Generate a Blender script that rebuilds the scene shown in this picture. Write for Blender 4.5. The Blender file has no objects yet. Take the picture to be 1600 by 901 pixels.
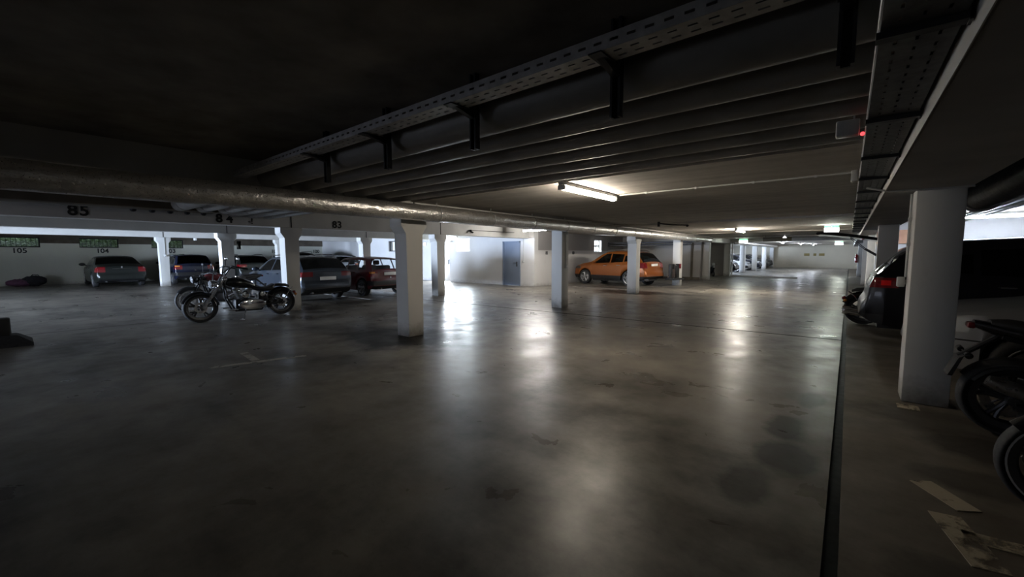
import bpy, bmesh, math, random
from mathutils import Vector, Matrix
random.seed(7)
PI = math.pi
SC = bpy.context.scene
COL = SC.collection
R = math.radians

# ------------------------------------------------------------------ helpers
def link(o, parent=None):
    COL.objects.link(o)
    if parent is not None:
        o.parent = parent
    return o

def obj(name, bm, m, parent=None, smooth=40, loc=None, rotz=0):
    """bmesh -> ONE mesh object"""
    bmesh.ops.recalc_face_normals(bm, faces=bm.faces[:])
    me = bpy.data.meshes.new(name)
    bm.to_mesh(me); bm.free()
    me.materials.append(m)
    if smooth:
        for p in me.polygons: p.use_smooth = True
        me.set_sharp_from_angle(angle=R(smooth))
    o = bpy.data.objects.new(name, me)
    if loc is not None: o.location = loc
    if rotz: o.rotation_euler = (0, 0, rotz)
    return link(o, parent)

def tag(o, label=None, cat=None, group=None, kind=None):
    if label: o['label'] = label
    if cat: o['category'] = cat
    if group: o['group'] = group
    if kind: o['kind'] = kind
    return o

def thing(name, label, cat, loc=(0, 0, 0), rotz=0, group=None):
    o = bpy.data.objects.new(name, None)
    o.empty_display_size = .1
    o.location = loc; o.rotation_euler = (0, 0, rotz)
    link(o)
    return tag(o, label, cat, group)

def struct(name, bm, m, label=None, cat=None, parent=None, smooth=0, group=None):
    o = obj(name, bm, m, parent, smooth)
    if parent is None:
        tag(o, label, cat, group, 'structure')
    return o

def copy_tree(o, parent=None):
    c = o.copy(); COL.objects.link(c); c.parent = parent
    for ch in list(o.children):
        copy_tree(ch, c)
    return c

def B(): return bmesh.new()

def box(bm, x0, x1, y0, y1, z0, z1, bev=0, seg=2):
    r = bmesh.ops.create_cube(bm, size=1)
    vs = r['verts']
    bmesh.ops.scale(bm, vec=(x1-x0, y1-y0, z1-z0), verts=vs)
    bmesh.ops.translate(bm, vec=((x0+x1)/2, (y0+y1)/2, (z0+z1)/2), verts=vs)
    if bev:
        es = list({e for v in vs for e in v.link_edges})
        bmesh.ops.bevel(bm, geom=es, offset=bev, segments=seg, profile=.5, affect='EDGES')
    return bm

def frame_for(d):
    d = Vector(d).normalized()
    a = Vector((0, 0, 1)) if abs(d.z) < .9 else Vector((1, 0, 0))
    u = d.cross(a).normalized(); v = d.cross(u).normalized()
    return u, v

def tube(bm, pts, r, n=10, cap=True):
    """swept tube through pts; r a number or a list"""
    pts = [Vector(p) for p in pts]
    rs = r if isinstance(r, (list, tuple)) else [r]*len(pts)
    rings = []; u = None
    for i, p in enumerate(pts):
        if i == 0: d = pts[1]-p
        elif i == len(pts)-1: d = p-pts[i-1]
        else: d = (pts[i+1]-p).normalized()+(p-pts[i-1]).normalized()
        d.normalize()
        if u is None: u, v = frame_for(d)
        else:
            u = (u-d*u.dot(d)).normalized(); v = d.cross(u).normalized()
        rings.append([bm.verts.new(p+(u*math.cos(2*PI*k/n)+v*math.sin(2*PI*k/n))*rs[i]) for k in range(n)])
    for a, b in zip(rings, rings[1:]):
        for k in range(n):
            bm.faces.new((a[k], a[(k+1) % n], b[(k+1) % n], b[k]))
    if cap:
        bm.faces.new(rings[0][::-1]); bm.faces.new(rings[-1])
    return bm

def lathe(bm, prof, c=(0, 0, 0), ax=(0, 1, 0), n=32, closed=False):
    """prof: (radius, height along ax)"""
    ax = Vector(ax).normalized(); u, v = frame_for(ax); c = Vector(c)
    rings = []
    for r, h in prof:
        if r < 1e-6: rings.append([bm.verts.new(c+ax*h)])
        else: rings.append([bm.verts.new(c+ax*h+(u*math.cos(2*PI*k/n)+v*math.sin(2*PI*k/n))*r) for k in range(n)])
    prs = list(zip(rings, rings[1:]))
    if closed: prs.append((rings[-1], rings[0]))
    for a, b in prs:
        for k in range(n):
            k2 = (k+1) % n
            if len(a) == 1 and len(b) == 1: continue
            if len(a) == 1: bm.faces.new((a[0], b[k2], b[k]))
            elif len(b) == 1: bm.faces.new((a[k], a[k2], b[0]))
            else: bm.faces.new((a[k], a[k2], b[k2], b[k]))
    return bm

def prism(bm, poly, axis, d0, d1, bev=0):
    """2-D poly extruded along axis 'x','y','z'"""
    def P(a, b, d):
        return {'x': (d, a, b), 'y': (a, d, b), 'z': (a, b, d)}[axis]
    A = [bm.verts.new(P(a, b, d0)) for a, b in poly]
    C = [bm.verts.new(P(a, b, d1)) for a, b in poly]
    n = len(poly); fs = [bm.faces.new(A[::-1]), bm.faces.new(C)]
    for k in range(n):
        fs.append(bm.faces.new((A[k], A[(k+1) % n], C[(k+1) % n], C[k])))
    if bev:
        es = list({e for f in fs for e in f.edges})
        bmesh.ops.bevel(bm, geom=es, offset=bev, segments=2, profile=.5, affect='EDGES')
    return bm

def ball(bm, c, s, n=16, rot=None):
    r = bmesh.ops.create_uvsphere(bm, u_segments=n, v_segments=max(6, n*2//3), radius=1)
    vs = r['verts']
    bmesh.ops.scale(bm, vec=s, verts=vs)
    if rot is not None: bmesh.ops.rotate(bm, cent=(0, 0, 0), matrix=rot, verts=vs)
    bmesh.ops.translate(bm, vec=c, verts=vs)
    return bm

def loft(bm, rings, cap=True, loop=True):
    V = [[bm.verts.new(p) for p in r] for r in rings]
    n = len(V[0])
    for a, b in zip(V, V[1:]):
        for k in range(n if loop else n-1):
            bm.faces.new((a[k], a[(k+1) % n], b[(k+1) % n], b[k]))
    if cap:
        bm.faces.new(V[0][::-1]); bm.faces.new(V[-1])
    return bm

def oval_ring(x, cy, cz, ry, rz, n=14, p=2.5):
    out = []
    for k in range(n):
        t = 2*PI*k/n; c, s = math.cos(t), math.sin(t)
        out.append((x, cy+ry*math.copysign(abs(c)**(2/p), c), cz+rz*math.copysign(abs(s)**(2/p), s)))
    return out

# ------------------------------------------------------------------ materials
class NT:
    def __init__(s, name):
        s.m = bpy.data.materials.new(name); s.m.use_nodes = True
        s.t = s.m.node_tree; s.N = s.t.nodes; s.L = s.t.links
        s.b = s.N['Principled BSDF']
        s.geo = None
    def n(s, typ, **kw):
        o = s.N.new(typ)
        for k, v in kw.items(): setattr(o, k, v)
        return o
    def put(s, sock, v):
        if hasattr(v, 'is_output') or isinstance(v, bpy.types.NodeSocket): s.L.new(v, sock)
        else: sock.default_value = v
    def pos(s):
        if s.geo is None: s.geo = s.n('ShaderNodeNewGeometry')
        return s.geo.outputs['Position']
    def objc(s):
        return s.n('ShaderNodeTexCoord').outputs['Object']
    def math(s, op, a, b=0., c=None, clamp=False):
        o = s.n('ShaderNodeMath', operation=op); o.use_clamp = clamp
        s.put(o.inputs[0], a); s.put(o.inputs[1], b)
        if c is not None: s.put(o.inputs[2], c)
        return o.outputs[0]
    def noise(s, scale, detail=4, rough=.55, vec=None, stretch=None, dist=0):
        v = vec if vec is not None else s.pos()
        if stretch:
            mp = s.n('ShaderNodeMapping'); s.L.new(v, mp.inputs[0]); mp.inputs['Scale'].default_value = stretch
            v = mp.outputs[0]
        o = s.n('ShaderNodeTexNoise'); s.L.new(v, o.inputs['Vector'])
        o.inputs['Scale'].default_value = scale; o.inputs['Detail'].default_value = detail
        o.inputs['Roughness'].default_value = rough; o.inputs['Distortion'].default_value = dist
        return o.outputs['Fac']
    def ramp(s, f, lo, hi, a=0., b=1.):
        o = s.n('ShaderNodeMapRange'); s.put(o.inputs[0], f)
        for i, v in zip((1, 2, 3, 4), (lo, hi, a, b)): o.inputs[i].default_value = v
        return o.outputs[0]
    def mix(s, f, a, b):
        o = s.n('ShaderNodeMix', data_type='RGBA')
        s.put(o.inputs[0], f)
        for i, v in ((6, a), (7, b)):
            if isinstance(v, (tuple, list)): v = tuple(v)+((1,) if len(v) == 3 else ())
            s.put(o.inputs[i], v)
        return o.outputs[2]
    def bump(s, h, strength=.3, dist=.01):
        o = s.n('ShaderNodeBump'); s.L.new(h, o.inputs['Height'])
        o.inputs['Strength'].default_value = strength; o.inputs['Distance'].default_value = dist
        s.L.new(o.outputs[0], s.b.inputs['Normal'])
    def set(s, **kw):
        for k, v in kw.items():
            sock = s.b.inputs[k.replace('_', ' ')]
            if isinstance(v, (tuple, list)) and len(v) == 3: v = tuple(v)+(1,)
            s.put(sock, v)

def pm(name, col, rough=.5, metal=0., var=.06, scale=6., coat=0., bump=None, spec=.5, objspace=False):
    """principled with procedural colour variation"""
    t = NT(name)
    vec = t.objc() if objspace else None
    f = t.noise(scale, vec=vec)
    lo = tuple(c*(1-var) for c in col); hi = tuple(min(1, c*(1+var)) for c in col)
    t.set(Base_Color=t.mix(t.ramp(f, .3, .7), lo, hi), Metallic=metal,
          Roughness=t.ramp(t.noise(scale*2.3, vec=vec), .3, .7, max(.02, rough*.85), min(1, rough*1.15)))
    t.b.inputs['Coat Weight'].default_value = coat
    t.b.inputs['Coat Roughness'].default_value = .04
    t.b.inputs['Specular IOR Level'].default_value = spec
    if bump: t.bump(t.noise(bump[0], 6, .6, vec=vec), bump[1], bump[2] if len(bump) > 2 else .01)
    return t.m

def paint(name, col, rough=.25, metal=0., coat=.8):
    t = NT(name)
    f = t.noise(240, 2, vec=t.objc())
    t.set(Base_Color=t.mix(f, tuple(c*.97 for c in col), tuple(min(1, c*1.03) for c in col)), Metallic=metal, Roughness=rough)
    t.b.inputs['Coat Weight'].default_value = coat; t.b.inputs['Coat Roughness'].default_value = .05
    return t.m

def emis(name, col, strength, base=(.8, .8, .8)):
    t = NT(name)
    t.set(Base_Color=base, Emission_Color=col, Emission_Strength=strength, Roughness=.4)
    return t.m

def floor_mat(name, c_lo, c_hi, r_lo, r_hi, stains, joints=True, bumpy=.12):
    t = NT(name)
    p = t.pos()
    big = t.noise(.45, 5, .6, dist=.6); mid = t.noise(2.2, 6, .65); fine = t.noise(26, 5, .7)
    sweep = t.noise(1.1, 5, .6, stretch=(.35, 1.6, 1))
    f = t.math('ADD', t.math('MULTIPLY', big, .5), t.math('ADD', t.math('MULTIPLY', mid, .3), t.math('MULTIPLY', sweep, .2)))
    col = t.mix(t.ramp(f, .40, .60), c_lo, c_hi)
    col = t.mix(t.ramp(fine, .55, .8, 0, .35), col, tuple(c*.55 for c in c_lo))
    # small chips and spots
    vor = t.n('ShaderNodeTexVoronoi'); t.L.new(p, vor.inputs['Vector']); vor.inputs['Scale'].default_value = 1.7
    spot = t.ramp(vor.outputs['Distance'], .02, .05, 1, 0)
    spot = t.math('MULTIPLY', spot, t.ramp(mid, .55, .75, 0, .7))
    col = t.mix(spot, col, (.015, .014, .012))
    soft = t.noise(1.9, 5, .58, dist=.9)
    rough = t.ramp(t.math('ADD', t.math('MULTIPLY', soft, .6), t.math('MULTIPLY', sweep, .4)), .36, .64, r_lo, r_hi)
    sep = t.n('ShaderNodeSeparateXYZ'); t.L.new(p, sep.inputs[0])
    X, Y = sep.outputs[0], sep.outputs[1]
    wob = t.math('SUBTRACT', t.noise(1.6, 5, .65), .5)
    acc = None
    spec = t.ramp(t.math('ADD', t.math('MULTIPLY', mid, .55), t.math('MULTIPLY', sweep, .45)), .38, .62, .2, .55)
    for (sx, sy, rx, ry, st) in stains:
        dx = t.math('DIVIDE', t.math('SUBTRACT', X, sx), rx); dy = t.math('DIVIDE', t.math('SUBTRACT', Y, sy), ry)
        d = t.math('SQRT', t.math('ADD', t.math('MULTIPLY', dx, dx), t.math('MULTIPLY', dy, dy)))
        d = t.math('ADD', d, t.math('MULTIPLY', wob, 1.6))
        s = t.ramp(d, .75, 1.15, st, 0)
        acc = s if acc is None else t.math('MAXIMUM', acc, s)
    if acc is not None:
        col = t.mix(acc, col, (.018, .017, .015))
        spec = t.math('MULTIPLY', spec, t.math('SUBTRACT', 1., t.math('MULTIPLY', acc, .7)))
    if joints:
        w2 = t.math('MULTIPLY', t.math('SUBTRACT', t.noise(3., 5, .7), .5), .05)
        for (k, c0, wid) in ((.039, 9.03, .042), (.0, 19.6, .04), (.0, 29.2, .05)):
            v = t.math('SUBTRACT', t.math('SUBTRACT', Y, t.math('MULTIPLY', X, k)), c0)
            v = t.math('ABSOLUTE', t.math('ADD', v, w2))
            jm = t.ramp(v, wid*.5, wid, 1, 0); col = t.mix(jm, col, (.012, .011, .010))
            spec = t.math('MULTIPLY', spec, t.math('SUBTRACT', 1., jm)); rough = t.math('MAXIMUM', rough, jm)
        for (xx, wid) in ((-11.9, .035), (-17.2, .04), (-24.4, .05)):
            v = t.math('ABSOLUTE', t.math('ADD', t.math('SUBTRACT', X, xx), w2))
            jm = t.ramp(v, wid*.5, wid, .9, 0); col = t.mix(jm, col, (.015, .014, .013))
            spec = t.math('MULTIPLY', spec, t.math('SUBTRACT', 1., jm))
    t.set(Base_Color=col, Roughness=rough)
    t.put(t.b.inputs['Specular IOR Level'], spec)
    t.bump(t.math('ADD', t.math('MULTIPLY', soft, .9), t.math('MULTIPLY', fine, .12)), bumpy, .02)
    return t.m

def wall_mat(name, col, dirt=(.28, .25, .21), low=.45, high=.16, band=None):
    t = NT(name)
    p = t.pos(); sep = t.n('ShaderNodeSeparateXYZ'); t.L.new(p, sep.inputs[0])
    n1 = t.noise(.9, 5, .6); n2 = t.noise(7, 6, .65); n3 = t.noise(2.2, 6, .7, stretch=(1, 1, .35))
    c = t.mix(t.ramp(n1, .35, .65), tuple(v*.93 for v in col), col)
    c = t.mix(t.ramp(n3, .6, .85, 0, .25), c, dirt)
    # scuffed skirting zone: a ragged edge of grime along the floor
    z = t.math('ADD', sep.outputs[2], t.math('MULTIPLY', t.math('SUBTRACT', n2, .5), .35))
    c = t.mix(t.ramp(z, .0, high, low, 0), c, dirt)
    if band: c = t.mix(t.ramp(sep.outputs[2], band[0]-.004, band[0]+.004), c, t.mix(t.ramp(n1, .35, .65), tuple(v*.9 for v in band[1]), band[1]))
    t.set(Base_Color=c, Roughness=.7)
    t.bump(n2, .15, .01)
    return t.m

M = {}
STAINS = [(-6.25, 4.45, 1.35, .95, .95), (-6.5, 15.3, 1.6, .8, .9), (-5.0, 15.5, 1.2, .35, .7), (-.35, 4.2, .18, .35, .8),
          (-.3, 3.55, .2, .3, .75), (-.22, 5.1, .1, .25, .6), (-.45, 3.0, .15, .3, .6), (-9.6, .6, .9, .45, .6), (-8.2, 16.6, 1.2, .5, .7),
          (-12.6, 6.6, 1.3, .5, .5), (-11.3, 4.9, .9, .6, .5)]
M['floor'] = floor_mat('polished_concrete', (.075, .068, .058), (.27, .246, .208), .25, .46, STAINS, True, .06)
M['floor_bay'] = floor_mat('rough_concrete', (.10, .084, .064), (.20, .172, .138), .45, .7, [(.9, 4.6, .35, .3, .7), (.7, 3.9, .3, .2, .5), (.5, 2.6, .3, .25, .5), (.9, 5.2, .8, .4, .5)], False, .15)
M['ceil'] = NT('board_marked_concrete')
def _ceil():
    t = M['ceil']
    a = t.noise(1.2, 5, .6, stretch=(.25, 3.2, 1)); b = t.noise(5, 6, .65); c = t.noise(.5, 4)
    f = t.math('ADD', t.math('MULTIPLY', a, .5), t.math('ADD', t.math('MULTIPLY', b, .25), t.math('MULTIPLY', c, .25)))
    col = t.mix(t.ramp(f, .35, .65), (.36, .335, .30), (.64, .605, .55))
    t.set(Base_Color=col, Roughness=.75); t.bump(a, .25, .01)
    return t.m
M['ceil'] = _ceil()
M['ceil_dark'] = pm('dark_concrete', (.27, .25, .22), .8, var=.35, scale=2.2, bump=(6, .2))  # darker blotchy concrete for the raised and left ceilings
M['wall'] = wall_mat('white_painted_wall', (.70, .69, .68))
M['wall_l'] = wall_mat('aged_white_wall', (.74, .74, .64))
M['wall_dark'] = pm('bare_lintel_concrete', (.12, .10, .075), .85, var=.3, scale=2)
M['wall_grey'] = wall_mat('grey_concrete_wall', (.42, .40, .375), low=.8)
M['wall_beige'] = wall_mat('beige_wall', (.56, .51, .40))
M['wall_two'] = wall_mat('white_and_grey_wall', (.70, .69, .68), band=(1.66, (.36, .345, .335)))
M['col'] = wall_mat('white_painted_column', (.66, .65, .62), dirt=(.16, .145, .12), low=.85, high=.27)
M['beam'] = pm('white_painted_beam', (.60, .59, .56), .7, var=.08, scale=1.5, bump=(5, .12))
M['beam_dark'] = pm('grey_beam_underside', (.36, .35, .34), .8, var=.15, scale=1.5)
M['galv'] = pm('galvanised_steel', (.5, .5, .5), .5, .35, var=.2, scale=14)
M['galv_dark'] = pm('shaded_galvanised_steel', (.11, .11, .115), .55, .6, var=.2, scale=14)  # galvanised steel darkened to stand for the shade on the right tray
M['black_steel'] = pm('black_steel', (.03, .031, .034), .5, .4)
M['pipe_grey'] = pm('grey_pipe_jacket', (.25, .24, .225), .5, var=.2, scale=3)
M['pipe_dark'] = pm('dark_pipe', (.06, .06, .065), .4, .3)
M['conduit'] = pm('grey_conduit', (.5, .5, .48), .5, var=.1)
def _foil():
    t = NT('crinkled_foil')
    n = t.noise(10, 3, .6, stretch=(1, .6, 1)); n2 = t.noise(55, 4, .6)
    t.set(Base_Color=t.mix(t.ramp(n, .35, .65), (.82, .80, .77), (.95, .93, .90)), Metallic=.85, Roughness=t.ramp(n2, .3, .7, .24, .42))
    t.bump(t.math('ADD', n, t.math('MULTIPLY', n2, .06)), .7, .03)
    return t.m
M['foil'] = _foil()
M['black'] = pm('matt_black_plastic', (.014, .014, .015), .55, var=.3)
M['rubber'] = pm('black_rubber', (.02, .02, .021), .75, var=.25, scale=20)
M['black_gloss'] = paint('black_gloss_paint', (.008, .008, .01), .2, 0, .8)
M['black_satin'] = paint('black_satin_paint', (.006, .006, .008), .32, 0, .12)
M['black_satin'].node_tree.nodes['Principled BSDF'].inputs['Specular IOR Level'].default_value = .3
M['navy_gloss'] = paint('navy_paint', (.01, .013, .03), .22, 0, .8)
M['anthracite'] = paint('anthracite_paint', (.010, .012, .010), .4, .1, .2)
M['graphite'] = paint('graphite_metallic', (.034, .043, .058), .32, .4, .6)
M['bluesteel'] = paint('dark_blue_paint', (.018, .024, .04), .25, .3, .8)
M['red_paint'] = paint('dark_red_paint', (.11, .007, .012), .28, 0, .6)
M['orange_paint'] = paint('orange_metallic', (.29, .082, .011), .32, .3, .7)
M['silver_paint'] = paint('silver_metallic', (.36, .36, .37), .34, .5, .6)
M['white_paint'] = paint('white_gloss_paint', (.7, .71, .74), .25, 0, .7)
M['chrome'] = pm('chrome', (.82, .82, .84), .1, 1., var=.05)
M['steel'] = pm('brushed_steel', (.45, .45, .45), .3, .95, var=.15, scale=20)
M['alloy'] = pm('silver_alloy', (.6, .6, .61), .3, .85, var=.08)
M['dark_alloy'] = pm('dark_alloy', (.10, .10, .105), .35, .7)
M['plate'] = pm('number_plate_white', (.85, .85, .83), .45, var=.03)
M['red_lens'] = pm('red_lens', (.17, .006, .009), .12, 0, coat=1., var=.3, scale=30)
M['amber_lens'] = pm('amber_lens', (.7, .24, .05), .15, 0, coat=1.)
M['clear_lens'] = pm('clear_lens', (.7, .72, .74), .08, .4, coat=1.)
M['seat'] = pm('black_leather', (.018, .017, .017), .5, var=.3, scale=12, bump=(60, .1, .003))
M['upholstery'] = pm('grey_upholstery', (.05, .05, .055), .85)
M['door'] = pm('blue_grey_door_paint', (.20, .245, .33), .45, var=.06, scale=2)
M['ink'] = pm('black_stencil_paint', (.012, .012, .012), .8, var=.2)
M['white_bright'] = pm('white_enamel', (.8, .8, .8), .4, var=.04)
M['sign_green'] = emis('green_sign_face', (.25, .9, .4, 1), .9, (.05, .4, .15))
M['sign_brown'] = pm('brown_board', (.075, .055, .02), .6, var=.2)
M['ochre'] = pm('ochre_plate', (.25, .19, .06), .6)
M['wall_peach'] = pm('peach_patch', (.75, .42, .27), .6)
M['purple'] = pm('purple_cloth', (.16, .065, .12), .85, var=.3, bump=(20, .3))
M['bag_black'] = pm('black_cloth', (.02, .02, .025), .85, var=.3, bump=(20, .3))
M['led'] = emis('red_led', (1, .05, .06, 1), 1.2)
M['tail_glow'] = pm('bright_red_lens', (.9, .02, .02), .1, 0, coat=1.)
M['lamp'] = emis('fluorescent_tube', (1, .89, .74, 1), 56)
M['lamp_beam'] = emis('fluorescent_tube_beam', (1, .96, .91, 1), 200)
M['lamp_far'] = emis('fluorescent_tube_far', (1, .92, .80, 1), 300)
M['lamp_cold'] = emis('cold_fluorescent_tube', (.8, .88, 1, 1), 200)
M['lamp_right'] = emis('cold_fluorescent_pair', (.74, .84, 1, 1), 95)
M['lamp_em'] = emis('emergency_light_diffuser', (.93, 1, .9, 1), 42)
M['bulb'] = emis('bulkhead_glass', (.9, .93, 1, 1), 1.2)

def glass_mat(name, tint, refl=1.):
    t = NT(name)
    tr = t.n('ShaderNodeBsdfTransparent'); tr.inputs[0].default_value = (*tint, 1)
    gl = t.n('ShaderNodeBsdfGlossy'); gl.inputs['Roughness'].default_value = .03
    fr = t.n('ShaderNodeLayerWeight'); fc = t.math('MULTIPLY_ADD', t.math('POWER', fr.outputs['Facing'], 5.), .92, .045)
    nz = t.noise(3); 
    mx = t.n('ShaderNodeMixShader')
    t.L.new(t.math('MULTIPLY', fc, t.ramp(nz, 0, 1, refl*.95, refl)), mx.inputs[0])
    t.L.new(tr.outputs[0], mx.inputs[1]); t.L.new(gl.outputs[0], mx.inputs[2])
    out = [n for n in t.N if n.type == 'OUTPUT_MATERIAL'][0]
    t.L.new(mx.outputs[0], out.inputs[0])
    return t.m
M['glass_dark'] = glass_mat('tinted_glass', (.03, .035, .03))
M['glass_mid'] = glass_mat('smoked_glass', (.22, .24, .22))
M['glass_clear'] = glass_mat('clear_glass', (.93, .95, .95))
def worn_paint(name, col):
    t = NT(name)
    tr = t.n('ShaderNodeBsdfTransparent'); mx = t.n('ShaderNodeMixShader')
    f = t.ramp(t.math('ADD', t.math('MULTIPLY', t.noise(9, 6, .7), .6), t.math('MULTIPLY', t.noise(2.5, 4), .4)), .40, .49)
    t.set(Base_Color=t.mix(t.noise(4), tuple(c*.7 for c in col), col), Roughness=.7)
    t.L.new(f, mx.inputs[0]); t.L.new(tr.outputs[0], mx.inputs[1]); t.L.new(t.b.outputs[0], mx.inputs[2])
    out = [n for n in t.N if n.type == 'OUTPUT_MATERIAL'][0]
    t.L.new(mx.outputs[0], out.inputs[0])
    return t.m
M['marking'] = worn_paint('worn_white_marking', (.6, .57, .52))
M['marking_y'] = worn_paint('worn_cream_marking', (.5, .43, .31))
M['line'] = pm('white_line_paint', (.62, .62, .62), .6, var=.1)
M['leaf'] = pm('hedge_leaves', (.075, .125, .04), .6, var=.5, scale=5)
M['soil'] = pm('outside_paving', (.3, .29, .27), .8)

# ------------------------------------------------------------------ camera
cam = bpy.data.cameras.new('camera'); co = bpy.data.objects.new('camera', cam); link(co)
cam.sensor_width = 36; cam.lens = 643.3*36/1600; cam.clip_start = .05; cam.clip_end = 200
rv, uv, fv = Vector((.77455987, .63249738, -.00201858)), Vector((-.05158912, .06635648, .99646143)), Vector((-.63039319, .7717149, -.08402705))
mw = Matrix((rv, uv, -fv)).transposed().to_4x4(); mw.translation = (0, 0, 1.5)
co.matrix_world = mw
SC.camera = co

# ------------------------------------------------------------------ the shell
def wall_open(bm, axis, a0, a1, t0, t1, z0, z1, holes):
    """wall along axis ('x' or 'y') from a0..a1, thickness t0..t1, rectangular holes (a,b,z,z)"""
    xs = sorted({a0, a1, *[h[0] for h in holes], *[h[1] for h in holes]})
    zs = sorted({z0, z1, *[h[2] for h in holes], *[h[3] for h in holes]})
    for i in range(len(xs)-1):
        run = None
        for j in range(len(zs)-1):
            ca, cz = (xs[i]+xs[i+1])/2, (zs[j]+zs[j+1])/2
            if any(h[0] < ca < h[1] and h[2] < cz < h[3] for h in holes): continue
            if axis == 'x': box(bm, xs[i], xs[i+1], t0, t1, zs[j], zs[j+1])
            else: box(bm, t0, t1, xs[i], xs[i+1], zs[j], zs[j+1])
    bmesh.ops.remove_doubles(bm, verts=bm.verts[:], dist=1e-5)
    seen = {}; kill = []
    for f in bm.faces:
        k = tuple(round(v, 4) for v in f.calc_center_median())
        if k in seen: kill += [f, seen[k]]
        else: seen[k] = f
    bmesh.ops.delete(bm, geom=list(set(kill)), context='FACES_ONLY')
    return bm

YB, YF, XL, XR = -6.0, 50.7, -31.3, 6.0
struct('floor', box(B(), XL, -.03, YB, YF, -.3, 0), M['floor'], 'polished grey concrete floor of the parking aisle', 'floor')
struct('floor', box(B(), .035, XR, YB, YF, -.3, -.002), M['floor_bay'], 'rough brownish concrete floor right of the drain slot', 'floor')
struct('trim_1', box(B(), -.03, .035, YB, YF, -.3, -.07), M['black'], 'dark bottom of the long drain slot in the floor', 'drain')
# ceilings at their different levels
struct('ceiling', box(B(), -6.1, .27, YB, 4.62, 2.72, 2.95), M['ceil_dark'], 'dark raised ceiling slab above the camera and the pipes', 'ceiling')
struct('ceiling', box(B(), -6.1, .27, 4.62, 30.2, 2.42, 2.95), M['ceil'], 'lit concrete ceiling over the middle of the aisle', 'ceiling')
struct('ceiling', box(B(), -6.1, .27, 30.2, YF, 2.34, 2.95), M['ceil'], 'lower ceiling at the far end of the aisle', 'ceiling')
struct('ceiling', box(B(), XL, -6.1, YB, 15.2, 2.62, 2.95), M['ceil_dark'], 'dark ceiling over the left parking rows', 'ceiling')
struct('ceiling', box(B(), -11.4, -6.1, 15.2, YF, 2.52, 2.95), M['ceil'], 'ceiling over the bays behind the orange car', 'ceiling')
struct('ceiling', box(B(), .27, XR, YB, 12.0, 2.72, 2.95), M['ceil'], 'ceiling over the near right parking bays', 'ceiling')
struct('ceiling', box(B(), .27, XR, 12.0, YF, 2.5, 2.95), M['ceil'], 'lower ceiling over the far right parking bays', 'ceiling')
# shallow downstands across the aisle
for i, (y0, y1, z0) in enumerate(((12.55, 12.85, 2.375), (25.6, 25.9, 2.36), (20.4, 20.6, 2.395))):
    struct('trim_2' if i == 0 else 'trim_2', box(B(), -6.1, .27, y0, y1, z0, 2.44), M['ceil'],
           ('shallow ceiling rib nearest the long fluorescent lamp', 'shallow ceiling rib farthest down the aisle', 'shallow ceiling rib between the two others')[i], 'ceiling rib')

# walls
WIN_L = [(-.42+2.86*k, 1.1+2.86*k, 1.86, 2.36) for k in range(3)]
holesL = WIN_L + [(9.55, 9.85, 1.83, 2.36)]
struct('wall_left', wall_open(B(), 'y', YB, 15.5, XL-.3, XL+.3, 0, 2.07, [(a, b, z, 2.07) for a, b, z, _ in holesL]), M['wall_l'],
       'white far left wall with bay numbers under small windows', 'wall')
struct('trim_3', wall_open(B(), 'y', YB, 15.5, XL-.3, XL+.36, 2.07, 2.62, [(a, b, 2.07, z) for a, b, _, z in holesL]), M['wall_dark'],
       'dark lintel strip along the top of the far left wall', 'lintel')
DOORW = dict(win=(-16.23, -15.24, 1.63, 2.3), opening=(-17.6, -16.78, 0, 2.1), bar=(-22.4, -21.5, 1.66, 2.3))
struct('wall_back', wall_open(B(), 'x', XL-.3, -11.1, 15.2, 15.5, 0, 2.62, [DOORW['win'], DOORW['opening'], DOORW['bar'], (-12.93, -11.93, 0, 2.05)]), M['wall'],
       'white wall with the blue grey steel door and bright doorway', 'wall')
W81 = (20.9, 21.75, 1.6, 2.25)
struct('wall_left', wall_open(B(), 'y', 15.5, 24.6, -11.4, -11.1, 0, 2.62, [W81]), M['wall_two'], 'white wall with small window behind the nose of the orange car', 'wall')
struct('wall_middle', box(B(), -11.4, -6.44, 24.6, 24.85, 0, 2.52), M['wall_grey'], 'grey end wall of the bays behind the orange car', 'wall')
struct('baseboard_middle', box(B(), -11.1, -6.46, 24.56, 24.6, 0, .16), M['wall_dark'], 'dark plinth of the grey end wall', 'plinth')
struct('trim_4', box(B(), -6.95, -6.85, 24.5, 24.6, .0, 2.1), M['wall_dark'], 'dark vertical joint strip on the grey end wall', 'joint')
struct('wall_middle', box(B(), -11.4, -6.44, 30.6, 30.9, 0, 2.52), M['wall_grey'], 'white grey wall behind the parked scooter', 'wall')
struct('wall_left', wall_open(B(), 'y', 24.85, YF, -11.4, -11.15, 0, 2.52, [(33.2, 36.0, .9, 2.2), (41.0, 44.5, .9, 2.2)]), M['wall_grey'], 'dim wall behind the cars at the far end', 'wall')
struct('wall_far', box(B(), -11.4, XR, YF, YF+.3, -.3, 2.95), M['wall_beige'], 'beige far end wall of the garage aisle', 'wall')
struct('wall_right', box(B(), XR, XR+.3, YB, YF, 0, 2.95), M['wall'], 'white right wall behind the parking bays', 'wall')
struct('wall_right', box(B(), .6, XR, 16.6, 16.85, 0, 2.5), M['wall'], 'white cross wall behind the bright right lamp', 'wall')
struct('wall_back', wall_open(B(), 'x', XL-.3, XR+.3, YB-.3, YB, -.3, 2.95, [(-22.5, -15.4, 0, 2.25), (-10.4, -7.4, 0, 1.7)]), M['wall'], 'wall behind the photographer with the entrance gateway', 'wall')
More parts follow.
